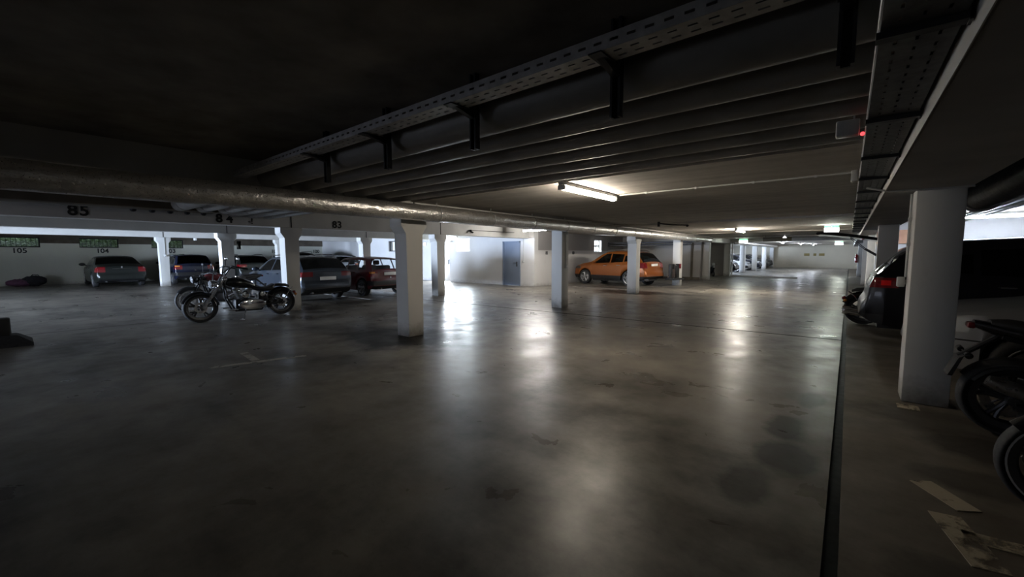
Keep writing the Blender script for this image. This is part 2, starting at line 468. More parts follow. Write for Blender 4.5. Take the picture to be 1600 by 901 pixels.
for x0, x1, h, l, yd in ((-22.5, -15.4, 2.25, 'large', 8.4), (-10.4, -7.4, 1.7, 'small', 2.6)):
    bm = B(); box(bm, x0-.25, x0, YB-yd, YB-.3, 0, h+.25); box(bm, x1, x1+.25, YB-yd, YB-.3, 0, h+.25); box(bm, x0, x1, YB-yd, YB-.3, h, h+.25)  # unseen passage walls, added to limit how far the daylight spreads
    struct('wall_baffle', bm, M['wall_grey'], 'added unseen passage limiting the daylight of the %s gateway behind the photographer' % l, 'wall')
o = obj('wall_patch', box(B(), .62, 1.45, 16.54, 16.6, 1.77, 2.17, .01), M['wall_peach'], None)  # flat peach coloured area on the cross wall
tag(o, 'peach coloured patch on the white cross wall behind a right column', 'panel')

# row beams (along Y) ------------------------------------------------------
def beam(name, x0, x1, y0, y1, z0, z1, m, label):
    return struct(name, box(B(), x0, x1, y0, y1, z0, z1, .008, 1), m, label, 'beam', smooth=30)
beam1 = beam('beam', -6.42, -6.08, YB, 30.1, 2.13, 2.75, M['beam'], 'white concrete beam carrying the first column row behind the foil pipe')
beam2 = beam('beam', -11.69, -11.35, YB, 15.1, 2.19, 2.66, M['beam'], 'white concrete beam painted with numbers 85, 84 and 83')
beam3 = beam('beam', -16.5, -16.16, YB, 15.2, 2.20, 2.66, M['beam'], 'concrete beam on the columns behind the dark estate car')
beam4 = beam('beam', -25.2, -24.86, YB, 15.2, 2.30, 2.66, M['beam'], 'bright daylit beam in front of the far left wall')
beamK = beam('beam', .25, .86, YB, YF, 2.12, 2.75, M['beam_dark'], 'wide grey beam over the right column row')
obj('painted_edge', box(B(), .2465, .2505, YB, YF, 2.118, 2.5), M['beam'], beamK, 0)
beamG = beam('beam', -6.08, .25, 30.0, 30.3, 2.24, 2.45, M['beam'], 'white beam across the aisle at the gate line')
beamF = beam('beam', -6.42, -6.08, 30.3, YF, 2.10, 2.6, M['beam'], 'far continuation of the first row beam over the white columns')

# columns ------------------------------------------------------------------
def column(x0, y0, ztop, label, cap=True, w=.34, m=None):
    bm = B(); y1 = y0+w
    if cap:
        e = .11
        poly = [(y0, 0), (y1, 0), (y1, ztop-.27), (y1+e, ztop-.15), (y1+e, ztop), (y0-e, ztop), (y0-e, ztop-.15), (y0, ztop-.27)]
    else:
        poly = [(y0, 0), (y1, 0), (y1, ztop), (y0, ztop)]
    prism(bm, poly, 'x', x0, x0+w, .012)
    o = struct('column', bm, m or M['col'], label, 'column', smooth=30)
    return o
colA = column(-6.42, 4.5, 2.13, 'nearest white column standing in a dark damp floor stain')
colB = column(-6.42, 9.6, 2.13, 'white column with grey conduit and switch in front of the wall numbers', False)
colC = column(-6.42, 14.7, 2.13, 'white column in front of the orange car')
column(-6.42, 19.8, 2.13, 'white column just right of the bicycle carrier', False)
column(-6.42, 24.9, 2.13, 'slim white column left of the parked scooter', False)
colGate = column(-6.42, 30.0, 2.13, 'bright white column at the end of the white floor line', False)
for y, lb in ((35.1, 'first white column beyond the gate line among the far cars'), (40.2, 'wide bluish white column beside the white far car'),
              (45.3, 'white column between dark blue car and the far pair of cars'), (50.2, 'last white column against the far end wall')):
    column(-6.42, y, 2.10, lb, False)
colF = column(-11.69, 4.6, 2.19, 'white column behind the rear wheel of the cruiser motorcycle')
colJ = column(-11.69, 9.7, 2.19, 'white column left of the bright doorway')
colG = column(-16.5, 4.55, 2.20, 'shaded column behind the motorcycle handlebars')
colI = column(-16.5, 9.7, 2.20, 'pinkish white column rising behind the red hatchback')
colH = column(-25.2, 4.52, 2.30, 'white column with conduit right of the black saloon')
column(-25.2, 9.65, 2.30, 'far white column half hidden behind the dark estate car')
colK = column(.48, 5.66, 2.12, 'large grey white column beside the two right motorcycles', False)
colK2 = column(.48, 12.35, 2.12, 'grey column behind the black car with red tail lights', False)
column(.48, 18.9, 2.12, 'white right row column behind the raised tailgate', False)
column(.48, 25.5, 2.12, 'second last white column of the right row', False)
column(.42, 34.0, 2.12, 'bluish far column of the right row with a red extinguisher', False)
# grey foot strip by big right column
tag(obj('concrete_patch', box(B(), .44, .60, 5.40, 5.55, -.002, .004), M['marking_y'], None, 0), 'pale square patch on the floor in front of the large right column', 'floor patch', kind='structure')

# painted joints / cracks above the capitals
for (x, y, z0, z1, par) in ((-6.075, 4.67, 2.13, 2.42, beam1), (-11.345, 4.77, 2.19, 2.6, beam2), (-11.345, 9.87, 2.19, 2.6, beam2), (-16.155, 4.72, 2.2, 2.6, beam3),
                            (-16.155, 9.87, 2.2, 2.6, beam3), (-24.855, 4.69, 2.3, 2.6, beam4)):
    obj('joint_line', box(B(), x-.012, x+.003, y-.012, y+.012, z0, z1), M['ink'], par, 0)

# numbers ------------------------------------------------------------------
def text_mesh(name, body, size, m, mat4, parent=None, bold=.012, extr=.003, space=1.0):
    cu = bpy.data.curves.new(name, 'FONT'); cu.body = body; cu.size = size; cu.extrude = extr; cu.offset = bold*size
    cu.align_x = 'CENTER'; cu.align_y = 'CENTER'; cu.space_character = space
    t = bpy.data.objects.new(name, cu); COL.objects.link(t)
    dg = bpy.context.evaluated_depsgraph_get()
    me = bpy.data.meshes.new_from_object(t.evaluated_get(dg))
    bpy.data.objects.remove(t)
    me.transform(mat4); me.materials.clear(); me.materials.append(m)
    o = bpy.data.objects.new(name, me)
    return link(o, parent)
def on_x(x, y, z):   # text plane facing +X, reading along +Y
    return Matrix(((0, 0, 1, x), (1, 0, 0, y), (0, 1, 0, z), (0, 0, 0, 1)))
for s, y, sp in (('85', .92, 1.15), ('8 4', 3.28, 1.), ('83', 6.02, 1.1)):
    text_mesh('painted_number', s, .27, M['ink'], on_x(-11.345, y, 2.325), beam2, .03, .003, sp)
text_mesh('painted_mark', '-!', .2, M['ink'], on_x(-11.345, 3.82, 2.3), beam2, .01)
wl = [o for o in bpy.data.objects if o.name.startswith('wall_left')]
for k, s in enumerate(('105', '104', '103', '102', '101', '100')):
    text_mesh('painted_number', s, .33, M['ink'], on_x(XL+.305, .42+2.86*k, 1.69), wl[0], .02)
for s, y in (('81', 16.2), ('80', 18.62)):
    text_mesh('painted_number', s, .22, M['ink'], on_x(-11.095, y, 1.53), wl[1], .03)

# windows ------------------------------------------------------------------
wn = [0]
def window(axis, a0, a1, z0, z1, t, bars=0, cross=False, frame_m=None, pane=None, depth=.06):
    wn[0] += 1
    bm = B(); w = .045
    def bx(p, q, r, s, d0=-depth/2, d1=depth/2):
        if axis == 'x': box(bm, p, q, t+d0, t+d1, r, s)
        else: box(bm, t+d0, t+d1, p, q, r, s)
    bx(a0, a1, z0, z0+w); bx(a0, a1, z1-w, z1); bx(a0, a0+w, z0+w, z1-w); bx(a1-w, a1, z0+w, z1-w)
    if cross:
        bx(a0+w, a1-w, (z0+z1)/2-.05, (z0+z1)/2+.05); bx((a0+a1)/2-.02, (a0+a1)/2+.02, z0+w, z1-w)
    o = struct('window_%d' % wn[0], bm, frame_m or M['black_steel'], None)
    if bars:
        for k in range(bars):
            a = a0+w+(a1-a0-2*w)*(k+.5)/bars
            p = (a, t-.05, z0+w*.5) if axis == 'x' else (t+.05, a, z0+w*.5)
            obj('window_bar', tube(B(), [p, (p[0], p[1], z1-w*.5)], .008, 6), M['black_steel'], o)
    if pane:
        pb = B()
        if axis == 'x': box(pb, a0+w, a1-w, t-.004, t+.004, z0+w, z1-w)
        else: box(pb, t-.004, t+.004, a0+w, a1-w, z0+w, z1-w)
        obj('window_pane', pb, pane, o, 0)
    return o
wlab = ['105', '104', '103']
for (a, b, z0, z1), l in zip(WIN_L, wlab):
    tag(window('y', a, b, z0, z1, XL-.05, 9, pane=M['glass_clear']), 'small barred window showing green plants above wall number %s' % l, 'window', kind='structure')
tag(window('y', *holesL[3], XL-.05, 0, pane=M['glass_dark']), 'narrow dark window on the far left wall', 'window', kind='structure')
tag(window('x', *DOORW['bar'], 15.32, 7, pane=M['glass_clear']), 'dark framed barred window on the white wall left of the doorway', 'window', kind='structure')
tag(window('x', *DOORW['win'], 15.4, 0, frame_m=M['white_bright'], pane=M['glass_clear']), 'square overexposed window right of the bright doorway', 'window', kind='structure')
tag(window('y', *W81, -11.3, 0, True, frame_m=M['white_bright'], pane=M['glass_clear']), 'small cross barred bright window behind the orange car', 'window', kind='structure')

# doors --------------------------------------------------------------------
d = struct('door_1', box(B(), -12.9, -11.96, 15.2, 15.25, .01, 2.03, .006), M['door'], 'blue grey steel door with black lever handle', 'door', smooth=30)
bm = B(); box(bm, -12.97, -12.9, 15.16, 15.3, 0, 2.08); box(bm, -11.96, -11.9, 15.16, 15.3, 0, 2.08); box(bm, -12.97, -11.9, 15.16, 15.3, 2.03, 2.09)
obj('door_frame', bm, M['door'], d, 0)
bm = B(); box(bm, -12.14, -12.08, 15.175, 15.2, .9, 1.13, .005); tube(bm, [(-12.11, 15.18, 1.07), (-12.11, 15.12, 1.07), (-12.14, 15.11, 1.07), (-12.27, 15.11, 1.07)], .014, 8)
obj('door_handle', bm, M['black'], d)
bm = B(); box(bm, -17.66, -17.61, 15.52, 16.3, .02, 2.08, .004)
d2 = struct('door_2', bm, M['white_bright'], 'bright doorway with its white door leaf swung outside', 'door', smooth=30)
bm = B(); box(bm, -16.84, -16.76, 15.14, 15.3, .93, 1.22, .01)
obj('door_lock', bm, M['steel'], d2)
bm = B(); box(bm, -17.66, -17.6, 15.14, 15.5, 0, 2.16); box(bm, -17.66, -16.7, 15.14, 15.5, 2.1, 2.16)
obj('door_frame', bm, M['white_bright'], d2, 0)
struct('trim_5', box(B(), -18.9, -16.55, 15.0, 15.2, 2.14, 2.6), M['beam'], 'white downstand above the bright doorway', 'lintel')
# gate line
bm = B(); prism(bm, [(-6.02, 29.98), (-6.02, 29.86), (-2.3, 29.3), (-2.3, 29.42)], 'z', 0, .095, .01)
tag(obj('floor_rail', bm, M['white_bright'], None, 30), 'long white low rail lying on the floor from the bright gate column', 'rail')
bm = B()
for x in (-6.05, -5.93): box(bm, x, x+.06, 29.86, 30.0, 0, 2.2, .006)
for z in (.4, 1.1, 1.8): box(bm, -6.05, -5.87, 29.88, 29.98, z, z+.06)
tag(obj('gate_rail', bm, M['white_bright']), 'white steel guide rail of the gate beside the bright column', 'gate')

# outside ------------------------------------------------------------------
struct('ground', box(B(), -60, -31.6, -30, 60, -.3, 1.2), M['soil'], 'raised ground outside the small windows', 'ground')
struct('ground', box(B(), -31.6, -11.4, 15.5, 60, -.3, -.01), M['soil'], 'pale paving outside the doorway', 'ground')
struct('ground', box(B(), -31.6, 8, -40, YB-.3, -.3, -.01), M['soil'], 'driveway outside the entrance', 'ground')
bm = B()
rnd = random.Random(3)
box(bm, -33.4, -32.9, -1.6, 8.6, 1.2, 2.5)
for k in range(7000):
    y = rnd.uniform(-1.2, 8.2); x = -32.5+rnd.uniform(-.7, .6)
    hmax = 2.35 if (.0 < y < .75) else 2.75
    z = 1.2+(hmax-1.2)*rnd.random()**.8
    s = rnd.uniform(.04, .09); a, b = rnd.uniform(0, 2*PI), rnd.uniform(-1, 1)
    u = Vector((math.cos(a), math.sin(a), b*.6)).normalized()*s; v = u.cross(Vector((.3, .2, 1))).normalized()*s*.55
    c = Vector((x, y, z))
    bm.faces.new([bm.verts.new(q) for q in (c-u, c+v*.9, c+u, c-v*.9)])
tag(obj('hedge', bm, M['leaf'], None, 0), 'green hedge outside the small barred windows', 'hedge', kind='stuff')

# ------------------------------------------------------------------ daylight
w = bpy.data.worlds.new('sky'); SC.world = w; w.use_nodes = True
bg = w.node_tree.nodes['Background']; bg.inputs[0].default_value = (.74, .85, 1, 1); bg.inputs[1].default_value = .9
def portal(name, loc, rot, sx, sy):
    l = bpy.data.lights.new(name, 'AREA'); l.shape = 'RECTANGLE'; l.size = sx; l.size_y = sy
    l.cycles.is_portal = True
    o = bpy.data.objects.new(name, l); o.location = loc; o.rotation_euler = rot; link(o)
def area(name, loc, rot, sx, sy, col, power, spread=PI):
    l = bpy.data.lights.new(name, 'AREA'); l.shape = 'RECTANGLE'; l.size = sx; l.size_y = sy
    l.color = col; l.energy = power; l.spread = spread
    o = bpy.data.objects.new(name, l); o.location = loc; o.rotation_euler = rot; link(o)
DAY = (.62, .76, 1)
# daylight falling through the openings (each light fills its own opening)
area('daylight_gateway', (-18.95, YB-8.4, 1.15), (R(90), 0, 0), 7.0, 2.1, DAY, 6000)
area('daylight_side_gateway', (-8.9, YB-2.6, .85), (R(90), 0, 0), 2.9, 1.6, (.72, .78, 1), 48)
area('daylight_doorway', (-17.2, 15.45, 1.05), (R(-90), 0, 0), .8, 2.0, (.85, .92, 1), 150)
area('daylight_square_window', (-15.74, 15.46, 1.96), (R(-90), 0, 0), .9, .6, (.85, .92, 1), 90)
for k, (y, sy) in enumerate(((34.6, 2.7), (42.75, 3.4))):
    area('daylight_far_window', (-11.3, y, 1.55), (0, R(-90), 0), 1.2, sy, DAY, 520)
area('daylight_small_window', (-11.38, 21.3, 1.92), (0, R(-90), 0), .6, .8, (.85, .92, 1), 20)

# ------------------------------------------------------------------ lamps
def tube_lamp(label, loc, rotz, m, length=1.53, group=None, tubes=1, drop=.0):
    t = thing('fluorescent_lamp', label, 'lamp', loc, rotz, group)      # origin: top of fixture, long axis local Y
    h = length/2
    bm = B(); box(bm, -.04, .04, -h-.02, h+.02, -.05, 0, .012); obj('lamp_body', bm, M['conduit'], t)
    for s in (-1, 1):
        bm = B(); box(bm, -.05, .05, s*(h-.005)-.02, s*(h-.005)+.02, -.11, -.05, .008); obj('end_cap', bm, M['conduit'], t)
    for k in range(tubes):
        x = 0 if tubes == 1 else (-.025+.05*k)
        bm = B(); tube(bm, [(x, -h+.02, -.092), (x, h-.02, -.092)], .019, 12); obj('glass_tube', bm, m, t)
    if not drop:
        for s in (-.6, .6): obj('mounting_clip', box(B(), -.044, .044, s*h-.02, s*h+.02, -.052, -.003), M['galv'], t, 0)
    if drop:
        for s in (-.6, .6): obj('hanger', tube(B(), [(0, s*h, -.01), (0, s*h, drop)], .006, 6), M['galv'], t)
    return t
tube_lamp('long fluorescent lamp glowing on the ceiling above the aisle centre', (-2.9, 5.32, 2.424), 0, M['lamp'])
tube_lamp('bright fluorescent lamp by the white wall left of the conduit column', (-9.6, 13.4, 2.515), R(90), M['lamp_beam'], 1.53, drop=.107)
tube_lamp('fluorescent lamp halfway down the aisle left of the far exit signs', (-3.3, 17.9, 2.424), 0, M['lamp_far'])
for k, (x, y, z) in enumerate(((-3.2, 42, 2.344), (-2.6, 46.5, 2.344), (-3.9, 36.5, 2.344))):
    tube_lamp(('middle one of three tiny lamps before the far wall', 'farthest tiny lamp in front of the far wall', 'nearest of three tiny lamps beyond the hanging brown board')[k], (x, y, z), 0, M['lamp_cold'], 1.2, 'far ceiling lamps')
tube_lamp('bright cold fluorescent lamp in the right bay beside the large column', (2.72, 14.9, 2.445), R(90), M['lamp_right'], 1.53, tubes=2, drop=.06)

def exit_sign(label, loc):
    t = thing('exit_sign', label, 'sign', loc, 0, 'emergency exit lights')
    bm = B(); box(bm, -.2, .2, -.03, .03, -.2, 0, .008); obj('sign_housing', bm, M['white_bright'], t)
    bm = B(); box(bm, -.19, .19, -.036, -.03, -.095, -.008); obj('sign_face', bm, M['sign_green'], t, 0)
    bm = B(); box(bm, -.19, .19, -.04, -.03, -.195, -.1); box(bm, -.19, .19, -.028, .028, -.215, -.2); obj('light_panel', bm, M['lamp_em'], t, 0)
    # running figure and arrow pictogram
    bm = B(); prism(bm, [(-.12, -.06), (-.02, -.06), (-.02, -.08), (.03, -.052), (-.02, -.025), (-.02, -.045), (-.12, -.045)], 'y', -.04, -.036)
    obj('arrow', bm, M['white_bright'], t, 0); bm = B()
    tube(bm, [(.08, -.038, -.035), (.09, -.038, -.06), (.075, -.038, -.085)], .007, 6); ball(bm, (.08, -.038, -.024), (.009, .003, .009), 8)
    obj('pictogram', bm, M['white_bright'], t, 0)
    return t
exit_sign('large green exit light hanging near the right end of the aisle ceiling', (-.5, 17.4, 2.42))
exit_sign('green exit light over the white gate column', (-4.95, 28.0, 2.36)).scale = (1.15, 1, 1.1)
exit_sign('small green exit light farthest away on the right', (-.62, 38.0, 2.34)).scale = (1.2, 1, 1.1)

# bulkhead lamp, motion sensors, cameras
t = thing('bulkhead_lamp', 'small round white lamp on the wall left of the doorway', 'lamp', (-18.79, 15.203, 2.06))
obj('lamp_base', lathe(B(), [(0, 0), (.11, 0), (.11, .04), (0, .04)], (0, 0, 0), (0, -1, 0)), M['conduit'], t)
obj('lamp_glass', lathe(B(), [(.1, .04), (.095, .08), (.06, .11), (0, .12)], (0, 0, 0), (0, -1, 0)), M['bulb'], t)
tag(obj('motion_sensor', box(B(), -.05, .05, -.06, .06, -.12, 0, .015), M['white_bright'], loc=(-25.03, 5.95, 2.303)), 'tiny white sensor box under the daylit beam', 'sensor')
t = thing('security_camera', 'small dark camera with cable on the white numbered beam', 'camera', (-11.3, 11.35, 2.4))
bm = B(); box(bm, -.04, .03, -.03, .03, -.06, .02, .008); obj('camera_mount', bm, M['black'], t)
bm = B(); tube(bm, [(.02, 0, -.05), (.1, -.02, -.09)], .03, 12); ball(bm, (-.0, .1, -.08), (.03, .035, .03), 10); obj('camera_head', bm, M['black'], t)
bm = B(); tube(bm, [(0, .03, 0), (.02, .6, .0), (.03, 1.7, .005), (.03, 2.6, .01)], .012, 6); obj('camera_cable', bm, M['black'], t)
t = thing('ceiling_bracket', 'dark angled bracket hanging from the ceiling beyond the long lamp', 'bracket', (-4.35, 12.1, 2.42))
bm = B(); box(bm, -.03, .03, -.03, .03, -.14, 0, .004); obj('bracket_post', bm, M['black'], t)
bm = B(); tube(bm, [(0, 0, -.05), (.35, .1, -.1), (.72, .2, -.12)], .018, 8); ball(bm, (.74, .2, -.135), (.04, .04, .035), 10); obj('bracket_arm', bm, M['black'], t)
t = thing('hanging_sign', 'long brown board hanging across the far aisle', 'sign', (-2.9, 25.0, 2.36))
obj('board', box(B(), -.62, .62, -.03, .03, -.25, -.04, .006), M['sign_brown'], t)
for s in (-.5, .5): obj('hanger', tube(B(), [(s, 0, -.05), (s, 0, .03)], .008, 6), M['black_steel'], t)
t = thing('ceiling_lamp', 'small bell shaped lamp behind the hanging brown board', 'lamp', (-2.5, 24.2, 2.42))
obj('lamp_stem', tube(B(), [(0, 0, 0), (0, 0, -.1)], .015, 8), M['white_bright'], t)
obj('lamp_shade', lathe(B(), [(.02, -.08), (.04, -.1), (.09, -.17), (0, -.18)], (0, 0, 0), (0, 0, 1), 16), M['bulb'], t)
for k, x in enumerate((-3.3, -2.65, -2.1)):
    tag(obj('wall_plate', box(B(), x-.22+.1*(k == 1), x+.22-.1*(k == 1), YF-.03, YF, 1.22, 1.48, .01), M['ochre']),
        ('left ochre plate on the far end wall', 'small middle ochre plate on the far end wall', 'right ochre plate on the far end wall')[k], 'plate', 'plates on the far wall')
t = thing('fire_extinguisher', 'red fire extinguisher on the bluish far right column', 'extinguisher', (.36, 33.9, .9))
obj('cylinder', lathe(B(), [(0, 0), (.08, .0), (.085, .04), (.085, .42), (.05, .5), (.025, .52), (.025, .56), (0, .56)], (0, 0, 0), (0, 0, 1), 16), M['red_lens'], t)
bm = B(); box(bm, -.02, .02, -.07, .05, .55, .6, .005); tube(bm, [(.0, .05, .55), (.02, .12, .45), (.02, .1, .2)], .012, 6); obj('valve', bm, M['black'], t)

# ------------------------------------------------------------------ pipes
ORD = ('nearest', 'second nearest', 'third nearest', 'fourth nearest', 'fifth nearest', 'farthest')
PY0, PDY, PR, PZ = 2.30, .385, .148, 2.52
for k in range(6):
    y = PY0+PDY*k
    t = thing('ceiling_pipe', '%s of six parallel grey pipes under the ceiling beyond the perforated tray' % ORD[k], 'pipe', (0, y, PZ), 0, 'six grey ceiling pipes')
    xe = -10.58 if y < 3.15 else -11.34
    bm = B(); tube(bm, [(.05, 0, 0), (xe, 0, 0)], PR, 28); obj('pipe_run', bm, M['pipe_grey'], t)
    for x in (-8.2, -10.2):
        if x > xe: obj('pipe_sleeve', tube(B(), [(x, 0, 0), (x-.07, 0, 0)], PR+.007, 28), M['pipe_grey'], t)
# dark boxed duct under the left ceiling that swallows the nearest pipes
t = thing('boxed_duct', 'dark brown boxed duct hanging in front of the beam numbers 85 and 84', 'duct', (-10.9, 0, 2.62))
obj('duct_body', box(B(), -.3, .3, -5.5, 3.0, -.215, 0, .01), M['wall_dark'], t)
for k in range(5):
    obj('bolt_head', lathe(B(), [(0, -.055), (.03, -.05), (.05, -.03), (.055, 0), (0, .01)], (-.2, 1.66+.29*k, -.215), (0, 0, 1), 14), M['black_steel'], t)
# foil wrapped pipe along row one
FX, FZ, FR = -5.72, 2.205, .135
t = thing('foil_pipe', 'long silver foil wrapped pipe running beside the first column row', 'pipe', (FX, 0, FZ))
rr = random.Random(5)
bm = B(); rings = []
ny = 420
for i in range(ny+1):
    y = -3+26.4*i/ny; ring = []
    for k in range(28):
        a = 2*PI*k/28; r = FR*(1+rr.uniform(-.022, .022)+.018*math.sin(y*9+3*math.sin(a*2))*math.sin(a))
        ring.append((r*math.cos(a), y, r*math.sin(a)))
    rings.append(ring)
loft(bm, rings); obj('foil_jacket', bm, M['foil'], t, 60)
for i in range(14):
    y = 4.9+1.42*i; bm = B()
    lathe(bm, [(FR-.004, -.012), (FR+.006, -.012), (FR+.006, .012), (FR-.004, .012)], (0, y, 0), (0, 1, 0), 28); tube(bm, [(0, y, FR-.01), (0, y, .2142)], .007, 6)
    obj('pipe_clamp', bm, M['galv'], t)
bm = B(); tube(bm, [(0, 23.4, 0), (0, 23.44, 0)], FR+.008, 28); obj('end_cap', bm, M['galv'], t)
t = thing('foil_pipe', 'farther silver pipe beyond the gate line above the white columns', 'pipe', (-5.75, 0, 2.2))
obj('foil_jacket', tube(B(), [(0, 30.4, 0), (0, 49, 0)], .138, 20), M['foil'], t)
# twin dark pipes behind the orange car
t = thing('dark_pipe', 'upper of the twin dark pipes behind the orange car', 'pipe', (0, 22.6, 2.1), 0, 'twin dark pipes')
obj('pipe_run', tube(B(), [(-11.1, 0, 0), (-6.6, 0, 0), (-6.2, .0, .05)], .045, 12), M['pipe_dark'], t)
t = thing('dark_pipe', 'lower of the twin dark pipes behind the orange car', 'pipe', (0, 22.6, 1.97), 0, 'twin dark pipes')
obj('pipe_run', tube(B(), [(-11.1, 0, 0), (-6.7, 0, 0), (-6.4, 0, .05)], .04, 12), M['pipe_dark'], t)

# perforated cable tray across the aisle, with its hangers
def tray_bm(L, W, H, pitch=.075, hole=.035, hw=.012, rows=(.25, .5, .75), side=True, th=.002):
    """tray along local +X from 0..L, width along Y 0..W; slots cut through the bottom and the near side"""
    bm = B()
    def sheet(P, wid, rws):
        cols = int(L/pitch)
        us = [0.0]
        for i in range(cols): us += [pitch*i+(pitch-hole)/2, pitch*i+(pitch+hole)/2]
        us.append(L)
        vs = [0.0]
        for r in rws: vs += [r*wid-hw/2, r*wid+hw/2]
        vs.append(wid)
        V = {}
        def vert(i, j):
            if (i, j) not in V: V[(i, j)] = bm.verts.new(P(us[i], vs[j]))
            return V[(i, j)]
        for i in range(len(us)-1):
            for j in range(len(vs)-1):
                if i % 2 == 1 and j % 2 == 1: continue
                bm.faces.new((vert(i, j), vert(i+1, j), vert(i+1, j+1), vert(i, j+1)))
    sheet(lambda u, v: (u, v, 0), W, rows)
    sheet(lambda u, v: (u, 0, v), H, (.5,))
    sheet(lambda u, v: (u, W, v), H, (.5,))
    bmesh.ops.remove_doubles(bm, verts=bm.verts[:], dist=1e-5)
    return bm
def solid(o, th=.0025):
    m = o.modifiers.new('thickness', 'SOLIDIFY'); m.thickness = th; m.offset = 0
t = thing('cable_tray', 'perforated steel cable tray crossing the aisle under the dark ceiling', 'cable tray', (-6.05, 1.87, 2.47))
o = obj('tray', tray_bm(6.1, .14, .07, .085, .042, .013, (.3, .7)), M['galv'], t, 0); solid(o)
obj('cable', tube(B(), [(0, .05, .02), (2, .06, .02), (4, .045, .02), (6.1, .05, .02)], .016, 8), M['black'], t)
obj('cable', tube(B(), [(0, .1, .018), (3, .09, .018), (6.1, .1, .018)], .012, 8), M['black'], t)
HL = ('rightmost', 'second from the right', 'middle', 'fourth from the right', 'leftmost')
for k, x in enumerate((-.05, -1.0, -2.05, -3.08, -4.12)):
    t = thing('tray_hanger', '%s of the dark channel hangers below the perforated tray' % HL[k], 'hanger', (x, 2.105, 2.72), 0, 'dark tray hangers')
    bm = prism(B(), [(-.028, -.022), (-.016, -.022), (-.016, .010), (.016, .010), (.016, -.022), (.028, -.022), (.028, .022), (-.028, .022)], 'z', -.5, .003)
    obj('channel_post', bm, M['black_steel'], t, 0)
    bm = B(); prism(bm, [(-.24, -.252), (-.02, -.30), (-.02, -.252)], 'x', -.018, .018); box(bm, -.035, .035, -.25, -.02, -.262, -.254)
    obj('cantilever_arm', bm, M['black_steel'], t, 0)
# tray along the right beam
t = thing('cable_tray', 'long perforated cable tray running along the right beam', 'cable tray', (.23, -1.0, 2.2), R(90))
o = obj('tray', tray_bm(20, .19, .06, .09, .03, .008, (.22, .5, .78)), M['galv_dark'], t, 0); solid(o)
obj('tray_rim', tube(B(), [(0, .19, .058), (20, .19, .058)], .006, 6), M['galv'], t)
for k, x in enumerate((.04, .08, .12, .16)): obj('cable', tube(B(), [(0, x, .02), (6, x+.01, .022), (12, x-.008, .02), (20, x, .02)], .013, 8), M['black'], t)
for k in range(17):
    x = .6+1.1*k; bm = B()
    box(bm, x, x+.045, -.012, .2, -.025, -.003); box(bm, x, x+.045, -.012, -.004, -.03, .1); tube(bm, [(x+.02, -.011, -.012), (x+.02, .01, -.012)], .009, 6)
    obj('tray_support', bm, M['black_steel'], t, 0)
# sensor boxes beside the tray
t = thing('light_barrier_box', 'grey sensor box with red light hanging beside the right tray', 'sensor', (-.02, 3.5, 2.25))
obj('sensor_housing', box(B(), -.09, .03, -.04, .04, 0, .1, .01), M['conduit'], t)
bm = B(); ball(bm, (.045, -.03, -.0), (.012, .012, .012), 10); obj('sensor_light', bm, M['led'], t)
bm = B(); tube(bm, [(0, 0, .09), (0, 0, .47)], .006, 6); obj('hanger', bm, M['galv'], t)
t = thing('junction_box', 'pale junction box beside the right tray at the conduit end', 'box', (.0, 6.1, 2.3))
obj('box_body', box(B(), -.03, .03, -.07, .07, 0, .12, .01), M['conduit'], t)
# conduits
def conduit(label, pts, clips=(), r=.012, boxes=()):
    t = thing('conduit', label, 'conduit', pts[0])
    p0 = Vector(pts[0]); L = [Vector(p)-p0 for p in pts]
    obj('conduit_tube', tube(B(), L, r, 8), M['conduit'], t)
    if clips:
        for c in clips:
            q = L[0].lerp(L[-1], c); obj('conduit_clip', box(B(), q.x-.014, q.x+.014, q.y-.018, q.y+.018, q.z-.018, q.z+.018), M['conduit'], t)
    for b in boxes:
        q = Vector(b)-p0
        s = obj('switch_box', box(B(), q.x-.03, q.x+.03, q.y-.045, q.y+.045, q.z-.05, q.z+.05, .008), M['conduit'], t)
        obj('switch_rocker', box(B(), q.x+.028, q.x+.036, q.y-.022, q.y+.022, q.z-.025, q.z+.025, .003), M['white_bright'], s)
    return t
conduit('thin white conduit crossing the lit ceiling from the long lamp', [(-2.82, 6.12, 2.406), (-.02, 6.12, 2.406)], (.15, .4, .65, .88))
conduit('conduit with switch box on the column left of the wall numbers', [(-6.068, 9.78, 2.09), (-6.068, 9.78, 1.2)], (.3,), .014, [(-6.06, 9.78, 1.15)])
conduit('conduit with switch on the white column beside the black saloon', [(-24.85, 4.72, 2.3), (-24.85, 4.72, 1.5)], (), .014, [(-24.84, 4.72, 1.45)])
conduit('conduit with switch right of the blue grey door', [(-11.72, 15.185, 2.2), (-11.72, 15.185, 1.2)], (), .014, [(-11.72, 15.17, 1.15)])
conduit('conduit running along the beam edge to the large right column', [(.1, 5.62, 2.165), (.27, 5.62, 2.115), (.5, 5.648, 2.112), (.86, 5.648, 2.112)], (), .011)
conduit('vertical conduit with grey switch box on the edge of the large right column', [(.465, 5.9, 2.1), (.465, 5.9, 1.25)], (.3, .6), .011, [(.43, 5.9, 1.2)])
tag(obj('notice_box', box(B(), -11.1, -11.03, 17.05, 17.75, 1.75, 2.35, .01), M['conduit']), 'grey electrical cabinet high on the white wall behind the conduit column', 'cabinet')
